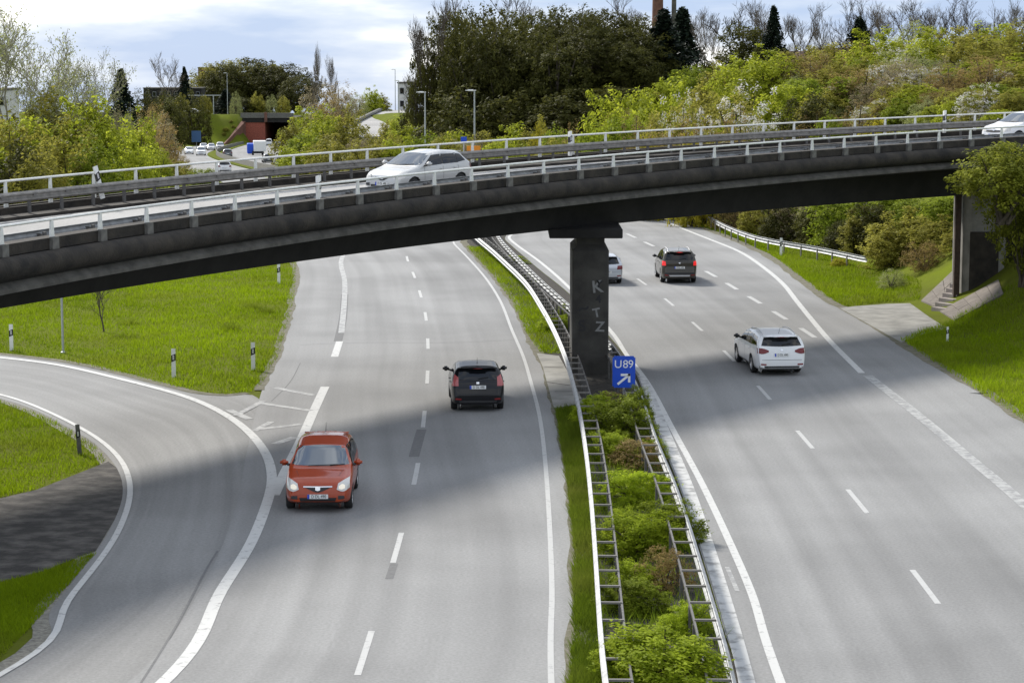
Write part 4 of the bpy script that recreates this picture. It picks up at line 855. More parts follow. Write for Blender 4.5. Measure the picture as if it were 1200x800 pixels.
# ------------------------------------------------------------------ vegetation builders (unit size: 1 high, about 1 wide)
def unit(n): 
    v = rng.normal(size=(n, 3)); return v/np.linalg.norm(v, axis=1)[:, None]
def leaves(C, size, up=.35, asp=1.7, szvar=.5, out_=None):
    """C: (n,3) centres -> rhombus leaves, facing roughly outwards and up"""
    n = len(C); nr = unit(n); nr[:, 2] = np.abs(nr[:, 2])+up
    if out_ is not None: nr = nr+out_*.9
    nr /= np.linalg.norm(nr, axis=1)[:, None]
    a = np.cross(nr, unit(n)); a /= np.linalg.norm(a, axis=1)[:, None]+1e-9; b = np.cross(nr, a)
    s = size*(1+szvar*(rng.random(n)*2-1))[:, None]; a = a*s*asp/2; b = b*s/2
    v = np.stack([C-a, C+b*.9-a*.1, C+a, C-b*.9-a*.1], 1).reshape(-1, 3)
    return v, np.arange(n*4).reshape(-1, 4)
def crown(name, mt, ncl, per, leaf, cr, z0=.12, shape='mound', seed=0, fill=.6, up=.45, lump_=.16):
    global rng
    rng = np.random.default_rng(seed)
    d = unit(ncl); r = rng.random(ncl)**.30
    an = np.arctan2(d[:, 1], d[:, 0])
    rad = .46*(1+lump_*np.sin(an*2+seed)+lump_*.7*np.sin(an*5+seed*2)*np.cos(d[:, 2]*4+seed))
    if shape == 'mound':
        dz = np.abs(d[:, 2]); hor = np.sqrt(np.maximum(1-dz**2.6, 0)); top = .86+.14*np.sin(an*3+seed)*np.sin(dz*3+seed)
        P = np.stack([np.cos(an)*hor*rad*r, np.sin(an)*hor*rad*r, z0+(1-z0)*dz**.85*r*top], 1)
    else:
        dz = d[:, 2]; zc = (1+z0)/2; hz = (1-z0)/2
        P = np.stack([d[:, 0]*r*rad*1.05, d[:, 1]*r*rad*1.05, zc+dz*r*hz*(.8+.5*(rad-.4))], 1)
        lo = P[:, 2] < zc; P[lo, :2] *= 1.08
    clsh = rng.random(ncl); csz = cr*(.6+.8*rng.random(ncl))
    k = np.repeat(np.arange(ncl), per); u = unit(len(k)); off = u*(rng.random(len(k))**.5)[:, None]*csz[k][:, None]; off[:, 2] *= .8
    C = P[k]+off; C[:, 2] = np.abs(C[:, 2])
    oc = P[k]-np.array([0, 0, .35]); oc /= np.linalg.norm(oc, axis=1)[:, None]+1e-6
    v, f = leaves(C, leaf, up, out_=.5*oc+.5*u)
    sh = np.clip(.5*clsh[k]+.5*rng.random(len(k)), 0, 1)
    return bigmesh(name, v, f, mt, False, sh), P
def branches(name, mt, seed, depth=5, spread=.55, r0=.018, trunk=.25, n0=1, up=.25, lenf=.72, width=.5, kids=(2, 4)):
    rr = random.Random(seed); seg = []
    def grow(p, d, L, r, k):
        n = 3; q = p
        for i in range(n):
            d2 = (d+Vector((rr.uniform(-1, 1), rr.uniform(-1, 1), rr.uniform(-.6, 1)))*.13).normalized(); q2 = q+d2*L/n; seg.append((q, q2, r*(1-.3*i/n), r*(1-.3*(i+1)/n))); q = q2; d = d2
            if k > 0 and i < n-1 and rr.random() < .7:
                s = Vector((rr.uniform(-1, 1), rr.uniform(-1, 1), rr.uniform(-.2, .8))).normalized(); grow(q, (d*.6+s*spread*1.3).normalized(), L*lenf*.8, r*.5, k-1)
        if k > 0:
            for _ in range(rr.randint(*kids)):
                s = Vector((rr.uniform(-1, 1), rr.uniform(-1, 1), rr.uniform(-.4, .6))).normalized(); grow(q, (d*.8+s*spread+Vector((0, 0, up))).normalized(), L*lenf*rr.uniform(.75, 1.1), r*.62, k-1)
    for i in range(n0):
        a = 2*pi*i/n0+rr.random(); grow(Vector((0, 0, 0)) if n0 == 1 else Vector((cos(a)*.03, sin(a)*.03, 0)), Vector((cos(a)*.25*(n0 > 1), sin(a)*.25*(n0 > 1), 1)).normalized(), trunk, r0, depth)
    m = max(q.z for _, q, _, _ in seg); wx = max(max(abs(q.x), abs(q.y)) for _, q, _, _ in seg); V = []; Fc = []; tips = []
    for p, q, ra, rb in seg:
        p = Vector((p.x/wx*width, p.y/wx*width, p.z/m)); q = Vector((q.x/wx*width, q.y/wx*width, q.z/m)); t = (q-p).normalized(); u = t.orthogonal().normalized(); w_ = t.cross(u); n = len(V)
        for (c, r) in ((p, ra), (q, rb)):
            for j in range(3): V.append(c+(u*cos(2.094*j)+w_*sin(2.094*j))*max(r, .0011))
        for j in range(3): Fc.append((n+j, n+(j+1) % 3, n+3+(j+1) % 3, n+3+j))
        tips.append(q)
    return bigmesh(name, np.array([tuple(a) for a in V]), np.array(Fc), mt), np.array([tuple(a) for a in tips]), np.array([s[3] for s in seg])
def stems_to(name, mt, P, seed, n=14, r0=.02):
    rr = random.Random(seed); m = MB(); pts = [Vector(p) for p in P]; rr.shuffle(pts)
    for p in pts[:n]:
        b = Vector((rr.uniform(-.05, .05), rr.uniform(-.05, .05), -.02)); c = b.lerp(p, .5)+Vector((0, 0, .08)); m.tube([b, c, p], [r0, r0*.6, r0*.25], 5, False)
    return m.me(name, mt)
def conifer(name, seed, tiers=22, per=14, n=26, leaf=.022):
    global rng
    rng = np.random.default_rng(seed); C = []
    for i in range(tiers):
        z = .10+.88*i/tiers; rad = .50*(1-z)**1.05+.006
        for j in range(per):
            a = rng.random()*2*pi; L = rad*(.65+.5*rng.random()); t = rng.random(n)**.7
            q = np.stack([np.cos(a)*L*t, np.sin(a)*L*t, z-.07*t*t*(1.2-z)+.015*rng.normal(size=n)], 1); q[:, :2] += rng.normal(size=(n, 2))*.010; C.append(q)
    C = np.concatenate(C); v, f = leaves(C, leaf, .6, 2.2); return bigmesh(name, v, f, M['L_conifer'], False, rng.random(len(C)))
KIND = {}
def shrub_kind(key, mt, variants=3, ncl=150, per=32, leaf=.034, cr=.085, z0=.0, shape='mound', fill=.6, bark='bark', **k):
    KIND[key] = []
    for i in range(variants):
        me, P = crown('crown', M[mt], ncl, per, leaf, cr, z0, shape, seed=hash_(key)+i*11, fill=fill, **k)
        KIND[key].append((me, stems_to('stems', M[bark], P, i+3)))
def hash_(s): return sum(ord(ch)*(i+1) for i, ch in enumerate(s)) % 997
for kd_, mt_, nv_ in (('lime', 'L_lime', 3), ('olive', 'L_olive', 3), ('green', 'L_green', 3), ('darkgreen', 'L_dark', 2), ('yellow', 'L_yellow', 1)): shrub_kind(kd_, mt_, nv_, 230, 38, .024, .085)
for kd_, mt_, nv_ in (('brown', 'L_brown', 2), ('pale', 'L_pale', 2), ('mauve', 'L_mauve', 2)): shrub_kind(kd_, mt_, nv_, 210, 34, .017, .09)
shrub_kind('bigdark', 'L_dark', 3, 460, 36, .0165, .06, .02, 'round'); shrub_kind('bigolive', 'L_olive', 2, 420, 34, .0155, .06, .02, 'round')
shrub_kind('bush', 'L_bush', 3, 300, 64, .020, .085, .02); shrub_kind('bushgreen', 'L_green', 2, 300, 56, .020, .085, .02); shrub_kind('bushyellow', 'L_bush', 2, 300, 60, .018, .085, .02); shrub_kind('bushbrown', 'L_brown', 1, 200, 36, .018, .08, .02); shrub_kind('ivy', 'L_ivy', 1, 300, 42, .022, .085, .05, 'round')
# blossom shrub: pale flower clumps over thin olive foliage
KIND['blossom'] = []
for i in range(2):
    me, P = crown('crown', M['L_olive'], 200, 24, .018, .085, .0, seed=50+i); m2_, P2 = crown('blossom', M['L_blossom'], 170, 26, .014, .06, .12, seed=70+i)
    KIND['blossom'].append((me, stems_to('stems', M['bark'], P, i+9), m2_))
KIND['conifer'] = [(conifer('crown', 5), MB().tube([(0, 0, 0), (0, 0, .9)], [.025, .006], 6).me('trunk', M['bark'])), (conifer('crown', 9), MB().tube([(0, 0, 0), (0, 0, .9)], [.025, .006], 6).me('trunk', M['bark']))]
KIND['bare'] = []; KIND['sparse'] = []; KIND['poplar'] = []; KIND['twiggy'] = []
for i in range(2):
    b, tp, tr_ = branches('branches', M['twig'], 21+i, 5, .62, .014, .30); KIND['bare'].append((None, b))
    b, tp, tr_ = branches('branches', M['bark'], 31+i, 5, .7, .016, .26); KIND['twiggy'].append((None, b))
    b, tp, tr_ = branches('branches', M['bark_pale'], 11+i, 5, .75, .010, .24, 2, .22, kids=(2, 3)); rng = np.random.default_rng(i); k = rng.integers(0, len(tp), 9000); sel = tp[k]; sel = sel[sel[:, 2] > .3]
    C = sel+rng.normal(size=sel.shape)*.02; v, f = leaves(C, .0065, .2); KIND['sparse'].append((bigmesh('crown', v, f, M['L_pale'], False, rng.random(len(C))), b))
b, tp, tr_ = branches('branches', M['twig'], 77, 5, .32, .013, .30, 1, .6); KIND['poplar'].append((None, b))

PLANTS = []
def plant(kind, x, y, z, h, wd, cat, place_, look, name='shrub', group=None, sink=.0, var=None, rz=None):
    ks = KIND[kind]; k = ks[(len(PLANTS) if var is None else var) % len(ks)]
    t = empty(name, (x, y, z-sink), random.uniform(0, 6.28) if rz is None else rz); t.scale = (wd, wd*random.uniform(.85, 1.1), h)
    if k[0]: ob('crown', k[0], t)
    if k[1]: ob('trunk' if name == 'tree' else 'stems', k[1], t)
    if len(k) > 2: ob('blossom', k[2], t)
    PLANTS.append((t, cat, place_, look, proj(x, y, z+h*.5)[0])); tag(t, None, cat, group or place_); return t
def veg(kind, px, top, wpx, Y, place_, look, name='shrub', cat=None, base_drop=0, bottom=None):
    wpx *= {'conifer': 2.2, 'sparse': 1.5, 'bare': 1.25, 'twiggy': 1.25, 'bigdark': 1.15, 'bigolive': 1.15, 'poplar': 1.4}.get(kind, 1.25)
    X_, _, zt = atdepth(px, top, Y); zg = float(terrain(X_, Y))
    if bottom is not None: zg = max(zg, atdepth(px, bottom, Y)[2])
    zg -= .1; h = max(zt-zg, .6); return plant(kind, X_, Y, zg, h, wpx/(F/Y), cat or name, place_, look, name)
LK = dict(lime='bright lime green leafy', olive='dull olive', green='fresh mid green', brown='brownish budding', pale='pale yellow green', mauve='mauve brown bare twigged', yellow='yellow flowering', darkgreen='dark olive green', bigdark='tall dark', bigolive='tall olive', conifer='dark conifer', bare='bare pale branched', twiggy='bare dark branched', sparse='tall airy newly budding', poplar='slender bare poplar-like', blossom='white blossoming')
def V_(place_, rows, name='shrub'):
    for kd, px, top, wpx, Y in rows: veg(kd, px, top, wpx, Y, place_, LK[kd], name if kd not in ('conifer', 'bare', 'twiggy', 'sparse', 'poplar', 'bigdark', 'bigolive') else 'tree')
# left of the motorway, behind the bridge
V_('left of the far motorway', [('sparse', 30, 2, 150, 152), ('sparse', 92, 48, 100, 165), ('olive', 5, 118, 110, 136), ('olive', 62, 88, 120, 150), ('lime', 30, 112, 90, 140), ('darkgreen', 14, 150, 90, 128), ('lime', 104, 98, 95, 148), ('olive', 82, 132, 90, 134),
    ('lime', 128, 118, 70, 150), ('mauve', 133, 116, 56, 165), ('green', 112, 150, 80, 132), ('lime', 160, 120, 56, 175), ('lime', 150, 142, 66, 142), ('brown', 178, 122, 62, 205), ('lime', 178, 156, 46, 158), ('mauve', 188, 124, 38, 235), ('darkgreen', 192, 134, 22, 262), ('brown', 168, 140, 50, 190), ('olive', 45, 160, 80, 126), ('green', 186, 172, 30, 170), ('pale', 160, 176, 40, 150), ('olive', -40, 105, 120, 145), ('lime', -30, 140, 100, 132)])
V_('above the far embankment', [('conifer', 141, 78, 40, 300), ('bare', 196, 60, 46, 620), ('conifer', 216, 77, 18, 625), ('darkgreen', 168, 98, 40, 480), ('darkgreen', 196, 100, 40, 500), ('darkgreen', 226, 101, 34, 560), ('bigdark', 262, 70, 62, 680), ('bigolive', 252, 68, 54, 690), ('bigdark', 296, 62, 84, 690), ('bigolive', 276, 64, 64, 700), ('bigdark', 330, 68, 76, 680), ('bigdark', 350, 84, 56, 660), ('bigolive', 312, 66, 60, 720), ('conifer', 264, 104, 24, 640), ('darkgreen', 288, 112, 46, 640), ('bigdark', 240, 84, 40, 700),
    ('pale', 198, 110, 16, 606), ('olive', 212, 108, 18, 606), ('olive', 240, 108, 16, 606), ('pale', 276, 104, 14, 612), ('olive', 300, 106, 18, 638), ('pale', 318, 108, 16, 638), ('olive', 332, 110, 16, 638), ('brown', 182, 112, 30, 470), ('olive', 190, 118, 24, 618), ('olive', 229, 122, 14, 622), ('green', 178, 128, 30, 330)])
V_('right of the far motorway', [('poplar', 370, 48, 18, 470), ('poplar', 391, 62, 20, 480), ('mauve', 376, 84, 50, 480), ('brown', 396, 92, 46, 470), ('lime', 366, 118, 62, 330), ('olive', 346, 136, 44, 310), ('lime', 384, 124, 60, 300), ('brown', 384, 108, 50, 360), ('olive', 410, 120, 50, 300), ('lime', 436, 98, 26, 450), ('pale', 420, 106, 24, 440), ('olive', 446, 108, 26, 460), ('mauve', 405, 100, 40, 420), ('green', 360, 148, 60, 270), ('olive', 400, 142, 70, 262), ('mauve', 425, 150, 44, 250), ('olive', 455, 148, 50, 240), ('lime', 480, 136, 50, 250)])
V_('behind the far bridge railing', [('lime', 350, 160, 60, 215), ('olive', 390, 158, 60, 212), ('olive', 430, 156, 60, 205), ('lime', 466, 150, 56, 205), ('green', 500, 146, 60, 210), ('lime', 535, 142, 56, 212), ('olive', 568, 142, 56, 205), ('lime', 600, 138, 60, 205), ('olive', 632, 132, 50, 202), ('yellow', 632, 128, 22, 195), ('green', 655, 136, 50, 190), ('brown', 668, 138, 40, 180), ('darkgreen', 480, 110, 30, 300), ('olive', 520, 150, 60, 190), ('lime', 590, 152, 60, 180), ('olive', 650, 148, 60, 170), ('mauve', 548, 150, 50, 195), ('green', 695, 140, 50, 165), ('yellow', 760, 140, 34, 150), ('brown', 745, 128, 50, 158)])
V_('in the dark wood', [('twiggy', 500, -8, 66, 255), ('twiggy', 515, -14, 70, 265), ('bigdark', 494, 52, 34, 255), ('bigdark', 530, -6, 78, 262), ('bigdark', 545, -2, 66, 256), ('bigdark', 572, -8, 84, 270), ('bigdark', 612, 2, 90, 262), ('bigdark', 640, 2, 80, 274), ('bigdark', 668, -4, 90, 264), ('bigdark', 712, 2, 90, 262), ('bigdark', 690, 6, 70, 256), ('bigdark', 748, 8, 80, 262), ('conifer', 778, 8, 64, 258), ('conifer', 800, 6, 58, 265), ('twiggy', 740, -10, 60, 280), ('twiggy', 600, -14, 80, 280), ('bigdark', 590, 30, 90, 250), ('bigdark', 650, 40, 90, 248), ('bigdark', 728, 44, 80, 250), ('twiggy', 818, 6, 60, 270), ('darkgreen', 540, 92, 90, 240), ('darkgreen', 610, 96, 90, 240), ('darkgreen', 670, 100, 90, 238), ('darkgreen', 730, 100, 70, 240), ('bigdark', 690, 24, 100, 252), ('bigdark', 620, 20, 100, 252), ('bigdark', 560, 14, 90, 250), ('bigdark', 735, 24, 90, 256), ('bigolive', 540, 4, 56, 268)])
V_('on the right hillside', [('lime', 712, 92, 76, 172), ('lime', 748, 84, 70, 178), ('green', 730, 112, 60, 165), ('lime', 790, 76, 66, 182), ('blossom', 800, 92, 60, 172), ('olive', 830, 90, 70, 176), ('blossom', 872, 84, 84, 168), ('brown', 815, 118, 60, 158), ('lime', 900, 48, 92, 190), ('lime', 866, 58, 60, 195), ('olive', 844, 70, 60, 200), ('brown', 952, 54, 70, 190), ('darkgreen', 950, 100, 60, 160), ('olive', 985, 68, 70, 180), ('green', 1000, 82, 76, 165), ('lime', 1028, 44, 80, 185), ('blossom', 1044, 64, 74, 170), ('pale', 1062, 50, 70, 176), ('lime', 1090, 24, 70, 190), ('blossom', 1082, 72, 60, 160), ('brown', 1110, 76, 60, 156), ('olive', 1146, 30, 90, 184), ('lime', 1140, 66, 70, 160), ('lime', 1185, 60, 84, 158), ('olive', 1180, 26, 80, 190), ('green', 1165, 96, 60, 146), ('brown', 1010, 116, 66, 150), ('green', 975, 122, 50, 150), ('olive', 1050, 112, 66, 150), ('pale', 1072, 130, 50, 140), ('yellow', 1030, 128, 40, 145), ('lime', 1110, 118, 56, 142), ('lime', 1150, 112, 70, 138), ('green', 1195, 108, 66, 136), ('brown', 860, 120, 50, 156), ('olive', 780, 112, 70, 160), ('olive', 1230, 60, 90, 150), ('lime', 920, 90, 56, 175), ('green', 940, 84, 50, 178), ('brown', 775, 130, 50, 150), ('yellow', 815, 136, 50, 144)])
V_('on the right skyline', [('olive', 985, 40, 70, 215), ('lime', 1030, 26, 80, 212), ('pale', 1075, 14, 76, 215), ('olive', 1120, 18, 80, 210), ('lime', 1165, 20, 80, 208), ('brown', 1010, 46, 60, 205), ('olive', 940, 44, 70, 222), ('olive', 1200, 14, 80, 212), ('blossom', 1060, 40, 70, 200), ('darkgreen', 872, 16, 76, 235), ('twiggy', 866, 0, 70, 240), ('conifer', 907, 4, 34, 235), ('twiggy', 940, 2, 56, 240), ('conifer', 1008, 18, 46, 235), ('twiggy', 1000, -6, 70, 245), ('twiggy', 1050, -6, 70, 240), ('bare', 970, 14, 50, 250), ('bare', 1040, -2, 60, 235), ('twiggy', 1120, -6, 76, 240), ('bare', 1085, 2, 60, 250), ('bare', 1165, -4, 70, 235), ('twiggy', 1195, 2, 60, 240), ('bare', 835, 14, 44, 250), ('bare', 900, -4, 60, 255), ('twiggy', 1150, 8, 60, 225)])
V_('under the right bridge end', [('darkgreen', 838, 226, 50, 146), ('brown', 866, 222, 54, 141), ('olive', 898, 220, 60, 139), ('mauve', 935, 222, 56, 134), ('darkgreen', 915, 232, 50, 134), ('darkgreen', 962, 222, 64, 131), ('green', 990, 214, 70, 128), ('olive', 1010, 240, 60, 122), ('darkgreen', 990, 252, 50, 124), ('green', 1040, 210, 76, 126), ('olive', 1062, 240, 90, 114), ('olive', 1052, 262, 60, 113), ('green', 1092, 226, 80, 120), ('olive', 1100, 250, 70, 111), ('green', 1115, 222, 60, 116), ('brown', 1085, 276, 44, 108), ('olive', 1125, 262, 40, 107), ('pale', 1046, 311, 34, 106), ('yellow', 984, 300, 18, 117), ('green', 1150, 220, 60, 118), ('darkgreen', 1020, 228, 60, 122)])
t = veg('ivy', 1178, 160, 96, 88, 'at the right bridge end', '', 'shrub', bottom=258); IVY = t
t2 = veg('ivy', 1204, 190, 60, 90, 'at the right bridge end', '', 'shrub', bottom=330); PLANTS[-1:] = []; PLANTS[-1:] = []
tag(IVY, 'dark ivy-like shrub hanging over the near railing at the right bridge end', 'shrub'); tag(t2, 'lower dark shrub beside the abutment at the right picture edge', 'shrub')
fr_ = random.Random(5)
def fill(n, place_, xr, yr, cond, kinds, hs, grp=None):
    c_ = 0; tries = 0
    while c_ < n and tries < 5000:
        tries += 1; y_ = fr_.uniform(*yr); x_ = fr_.uniform(*xr)
        px_, py_ = proj(x_, y_, float(terrain(x_, y_)))
        if not (-40 < px_ < 1240) or not cond(x_, y_): continue
        kd = fr_.choice(kinds); h_ = fr_.uniform(*hs); plant(kd, x_, y_, float(terrain(x_, y_))-.15, h_, h_*fr_.uniform(1.2, 1.7), 'shrub', place_, LK[kd]); c_ += 1
fill(70, 'on the right hillside', (8, 60), (122, 235), lambda x_, y_: x_-float(X(XC_R, y_)) > 9.5, ['lime', 'olive', 'olive', 'green', 'brown', 'pale', 'olive', 'lime', 'mauve', 'blossom'], (1.8, 3.6))
fill(40, 'left of the far motorway', (-75, -14), (135, 300), lambda x_, y_: float(X(XA_L, y_))-x_ > 3.5, ['lime', 'olive', 'olive', 'green', 'brown', 'mauve'], (1.5, 3.2))
fill(34, 'behind the far bridge railing', (-35, 12), (165, 300), lambda x_, y_: x_-float(X(XC_R, y_)) > 4, ['lime', 'olive', 'olive', 'green', 'brown', 'lime'], (1.5, 3.0))
fill(22, 'above the far embankment', (-130, -62), (420, 566), lambda x_, y_: float(X(XA_L, y_))-x_ > 2.5 and proj(x_, y_, 0)[0] < 285 and y_ < 540+(x_ > -85)*30, ['olive', 'olive', 'brown', 'green', 'darkgreen'], (.7, 1.6))
fill(16, 'above the far embankment', (-95, -76), (594, 604), lambda x_, y_: True, ['olive', 'green', 'brown'], (.8, 1.6))
V_('on the right hillside', [('olive', 1052, 92, 60, 154), ('lime', 1080, 96, 60, 152), ('brown', 1105, 98, 56, 148), ('olive', 1128, 100, 60, 144), ('pale', 1092, 108, 50, 144), ('green', 1062, 108, 50, 148), ('olive', 1160, 104, 50, 139), ('lime', 1120, 112, 44, 139), ('brown', 1040, 104, 44, 158)])
V_('right of the far motorway', [('olive', 456, 134, 26, 322), ('lime', 470, 132, 30, 318), ('olive', 484, 132, 30, 310), ('green', 462, 144, 36, 300), ('brown', 478, 140, 30, 300), ('olive', 448, 148, 30, 300), ('lime', 495, 136, 34, 290), ('olive', 508, 140, 34, 280)])
# unique labels from place and order in the picture
from collections import defaultdict
ORD = ['first', 'second', 'third', 'fourth', 'fifth', 'sixth', 'seventh', 'eighth', 'ninth', 'tenth', 'eleventh', 'twelfth', 'thirteenth', 'fourteenth', 'fifteenth', 'sixteenth', 'seventeenth', 'eighteenth', 'nineteenth']+[a+b for a in ('twenty-', 'thirty-', 'forty-', 'fifty-') for b in ('zeroth', 'first', 'second', 'third', 'fourth', 'fifth', 'sixth', 'seventh', 'eighth', 'ninth')]
ORD = [{'twenty-zeroth': 'twentieth', 'thirty-zeroth': 'thirtieth', 'forty-zeroth': 'fortieth', 'fifty-zeroth': 'fiftieth'}.get(a, a) for a in ORD]
gr = defaultdict(list)
for q in PLANTS: gr[(q[1], q[2], q[3])].append(q)
for (cat, place_, look), L in gr.items():
    L.sort(key=lambda q: q[4])
    for i, q in enumerate(L):
        q[0]['label'] = (f'{look} {cat} {place_}' if len(L) == 1 else f'{look} {cat} {place_}, {ORD[i]} from left')

# planted median: bushes between the barriers
def mbush(kind, px, py_base, wpx, hpx, label):
    x, y = gp(px, py_base); s_ = F/(y*CT+H*ST); t = empty('median_bush', (x, y, -.05), random.uniform(0, 6)); kk = .92 if wpx > 70 else 1.05; t.scale = (wpx/s_*.98*kk, wpx/s_*1.6*kk, hpx/s_*1.0)
    k = KIND[kind][random.randrange(len(KIND[kind]))]; ob('crown', k[0], t); ob('stems', k[1], t); tag(t, label, 'bush', 'bushes planted in the median')
mbush('bush', 780, 818, 150, 100, 'biggest lime green bush in the median at the bottom picture edge'); mbush('bush', 735, 800, 80, 66, 'lime green bush at the lower left of the median beside the biggest one')
mbush('bushyellow', 806, 742, 56, 46, 'small bright bush at the right median barrier above the biggest bush'); mbush('bushgreen', 742, 716, 60, 52, 'dark green low bush in the median left of the small bright one'); mbush('bushyellow', 744, 690, 44, 42, 'small yellow green bush rising from the dark low bush in the median')
mbush('bushbrown', 778, 690, 56, 60, 'brown twiggy bush in the lower half of the median'); mbush('bushyellow', 752, 650, 84, 62, 'olive green bush filling the middle of the median'); mbush('bushgreen', 778, 636, 60, 60, 'green bush at the right side of the middle of the median'); mbush('bushyellow', 728, 632, 50, 46, 'small olive bush against the left barrier in the middle of the median')
mbush('bushyellow', 744, 590, 74, 50, 'yellow green rounded bush in the median below the darker gap'); mbush('bushbrown', 748, 548, 60, 42, 'brownish low bush in the median between two green ones'); mbush('bushyellow', 716, 540, 46, 44, 'yellowish bush by the left barrier below the blue sign'); mbush('bushgreen', 728, 518, 76, 66, 'fresh green bush in the median in front of the blue sign'); mbush('bush', 700, 498, 44, 44, 'lime green bush in the median left of the blue sign'); mbush('bushgreen', 748, 500, 36, 56, 'tall narrow green bush right below the blue sign'); mbush('bushyellow', 764, 540, 30, 34, 'little bush by the right barrier below the blue sign')
mbush('bushyellow', 655, 386, 34, 22, 'small bush in the median left of the bridge pier'); mbush('bushgreen', 668, 372, 26, 20, 'small dark bush in the median behind the pier edge'); mbush('bushyellow', 620, 330, 24, 12, 'low bush in the median far beyond the bridge, nearest'); mbush('bushyellow', 600, 308, 26, 12, 'low bush in the median far beyond the bridge, farthest'); mbush('bushbrown', 720, 482, 40, 30, 'brown bush at the foot of the pier behind the blue sign')

# leafless young tree on the lawn
x, y, z = gz_(122, 388); b_, tp, _ = branches('branches', M['bark'], 4, 4, .6, .016, .34); t = tag(empty('young_tree', (x, y, z)), 'small leafless tree on the lawn under the bridge', 'tree'); t.scale = (2.6, 2.6, 3.0); ob('trunk', b_, t)

# ------------------------------------------------------------------ grass blades
def inpoly(P, poly):
    poly = np.asarray(poly); x, y = P[:, 0], P[:, 1]; c = np.zeros(len(P), bool); j = len(poly)-1
    for i in range(len(poly)):
        xi, yi = poly[i]; xj, yj = poly[j]; c ^= ((yi > y) != (yj > y)) & (x < (xj-xi)*(y-yi)/(yj-yi+1e-12)+xi); j = i
    return c
def blades(name, poly, n, h, wd, fn, label, clump=.5, seed=1, mt='L_grass'):
    r_ = np.random.default_rng(seed); poly = np.asarray(poly, float); lo, hi = poly.min(0), poly.max(0); P = r_.random((int(n*1.0), 2))*(hi-lo)+lo
    y_ = P[:, 1]; P = P[inpoly(P, poly)]
    dens = .5+.5*np.sin(P[:, 0]*1.3+np.sin(P[:, 1]*.9)*2)*np.sin(P[:, 1]*.8+1+np.sin(P[:, 0]*.7)*2); P = P[r_.random(len(P)) < (1-clump)+clump*dens]; m_ = len(P)
    dens = .5+.5*np.sin(P[:, 0]*1.3+np.sin(P[:, 1]*.9)*2)*np.sin(P[:, 1]*.8+1+np.sin(P[:, 0]*.7)*2)
    z = fn(P[:, 0], P[:, 1]); a = r_.random(m_)*2*pi; hh = h*(.5+r_.random(m_))*(.7+.6*dens); w_ = wd*(.6+.8*r_.random(m_))
    l = r_.random(m_)*2*pi; ln = hh*(.2+.6*r_.random(m_))
    B = np.stack([P[:, 0], P[:, 1], z-.01], 1); d = np.stack([np.cos(a), np.sin(a), 0*a], 1)*w_[:, None]/2; T = B+np.stack([np.cos(l)*ln, np.sin(l)*ln, hh], 1)
    v = np.stack([B-d, B+d, T], 1).reshape(-1, 3); sh = np.clip(.55*r_.random(m_)+.35*dens*r_.random(m_)+.12+.22*np.sin(P[:, 0]*.33+P[:, 1]*.21)*np.sin(P[:, 1]*.19-P[:, 0]*.12+2), 0, 1)
    return tag(ob(name, bigmesh(name, v, np.arange(m_*3).reshape(-1, 3), M[mt], False, sh)), label, 'grass', kind='stuff')
flat = lambda x, y: np.asarray(base(y))-.02
lawn1 = G([(-60, 407), (0, 413), (67, 421), (133, 435), (200, 452), (233, 459), (267, 462), (293, 459), (309, 447), (326, 416), (336, 384), (344, 350), (347, 312), (345, 285), (-60, 285)])
blades('grass', lawn1, 260000, .13, .035, terrain, 'short bright green lawn between slip road and motorway', seed=2)
blades('grass', G([(-60, 458), (0, 469), (40, 482), (80, 503), (112, 523), (124, 540), (43, 572), (0, 582), (-60, 596)]), 60000, .12, .025, terrain, 'green grass inside the slip road bend above the dirt patch', seed=3)
blades('grass', G([(-60, 702), (0, 683), (51, 670), (96, 652), (112, 648), (56, 712), (-10, 780), (-60, 830)]), 60000, .11, .022, terrain, 'green grass at the lower left picture corner', seed=4)
strip = G([(668, 812), (673, 705), (673, 634), (664, 553), (652, 482), (680, 482), (688, 540), (696, 612), (702, 683), (713, 812)])
blades('grass', strip, 110000, .20, .020, flat, 'strip of grass between left carriageway and median barrier', .75, seed=5, mt='L_grass2')
strip2 = G([(634, 414), (618, 392), (602, 357), (579, 324), (546, 289), (564, 289), (590, 308), (617, 336), (634, 360), (648, 388), (660, 414)])
blades('grass', strip2, 60000, .16, .03, flat, 'grass strip along the median barrier beyond the bridge', seed=6)
blades('grass', G([(700, 812), (704, 683), (699, 612), (690, 540), (690, 487), (745, 470), (760, 510), (800, 600), (835, 700), (862, 812)]), 14000, .26, .022, flat, 'weeds and grass between the median barriers', .95, seed=8, mt='L_grass2')
verge1 = Hh([(812, 264), (855, 277), (905, 300), (938, 325), (970, 350), (990, 360), (1040, 354), (1078, 352), (1080, 330), (1020, 310), (950, 296), (880, 276), (830, 258)])
blades('grass', verge1, 90000, .16, .03, terrain, 'bright grass verge beneath the roadside crash barrier on the right', seed=9)
verge2 = [(16.0, 40), (16.0, 68), (15.8, 75), (15.6, 84), (15.6, 86.5), (17.4, 90), (19.4, 93), (21.5, 94), (26, 90), (26, 40)]
blades('grass', verge2, 150000, .18, .028, terrain, 'grass bank at the right picture edge below the bridge abutment', seed=10)
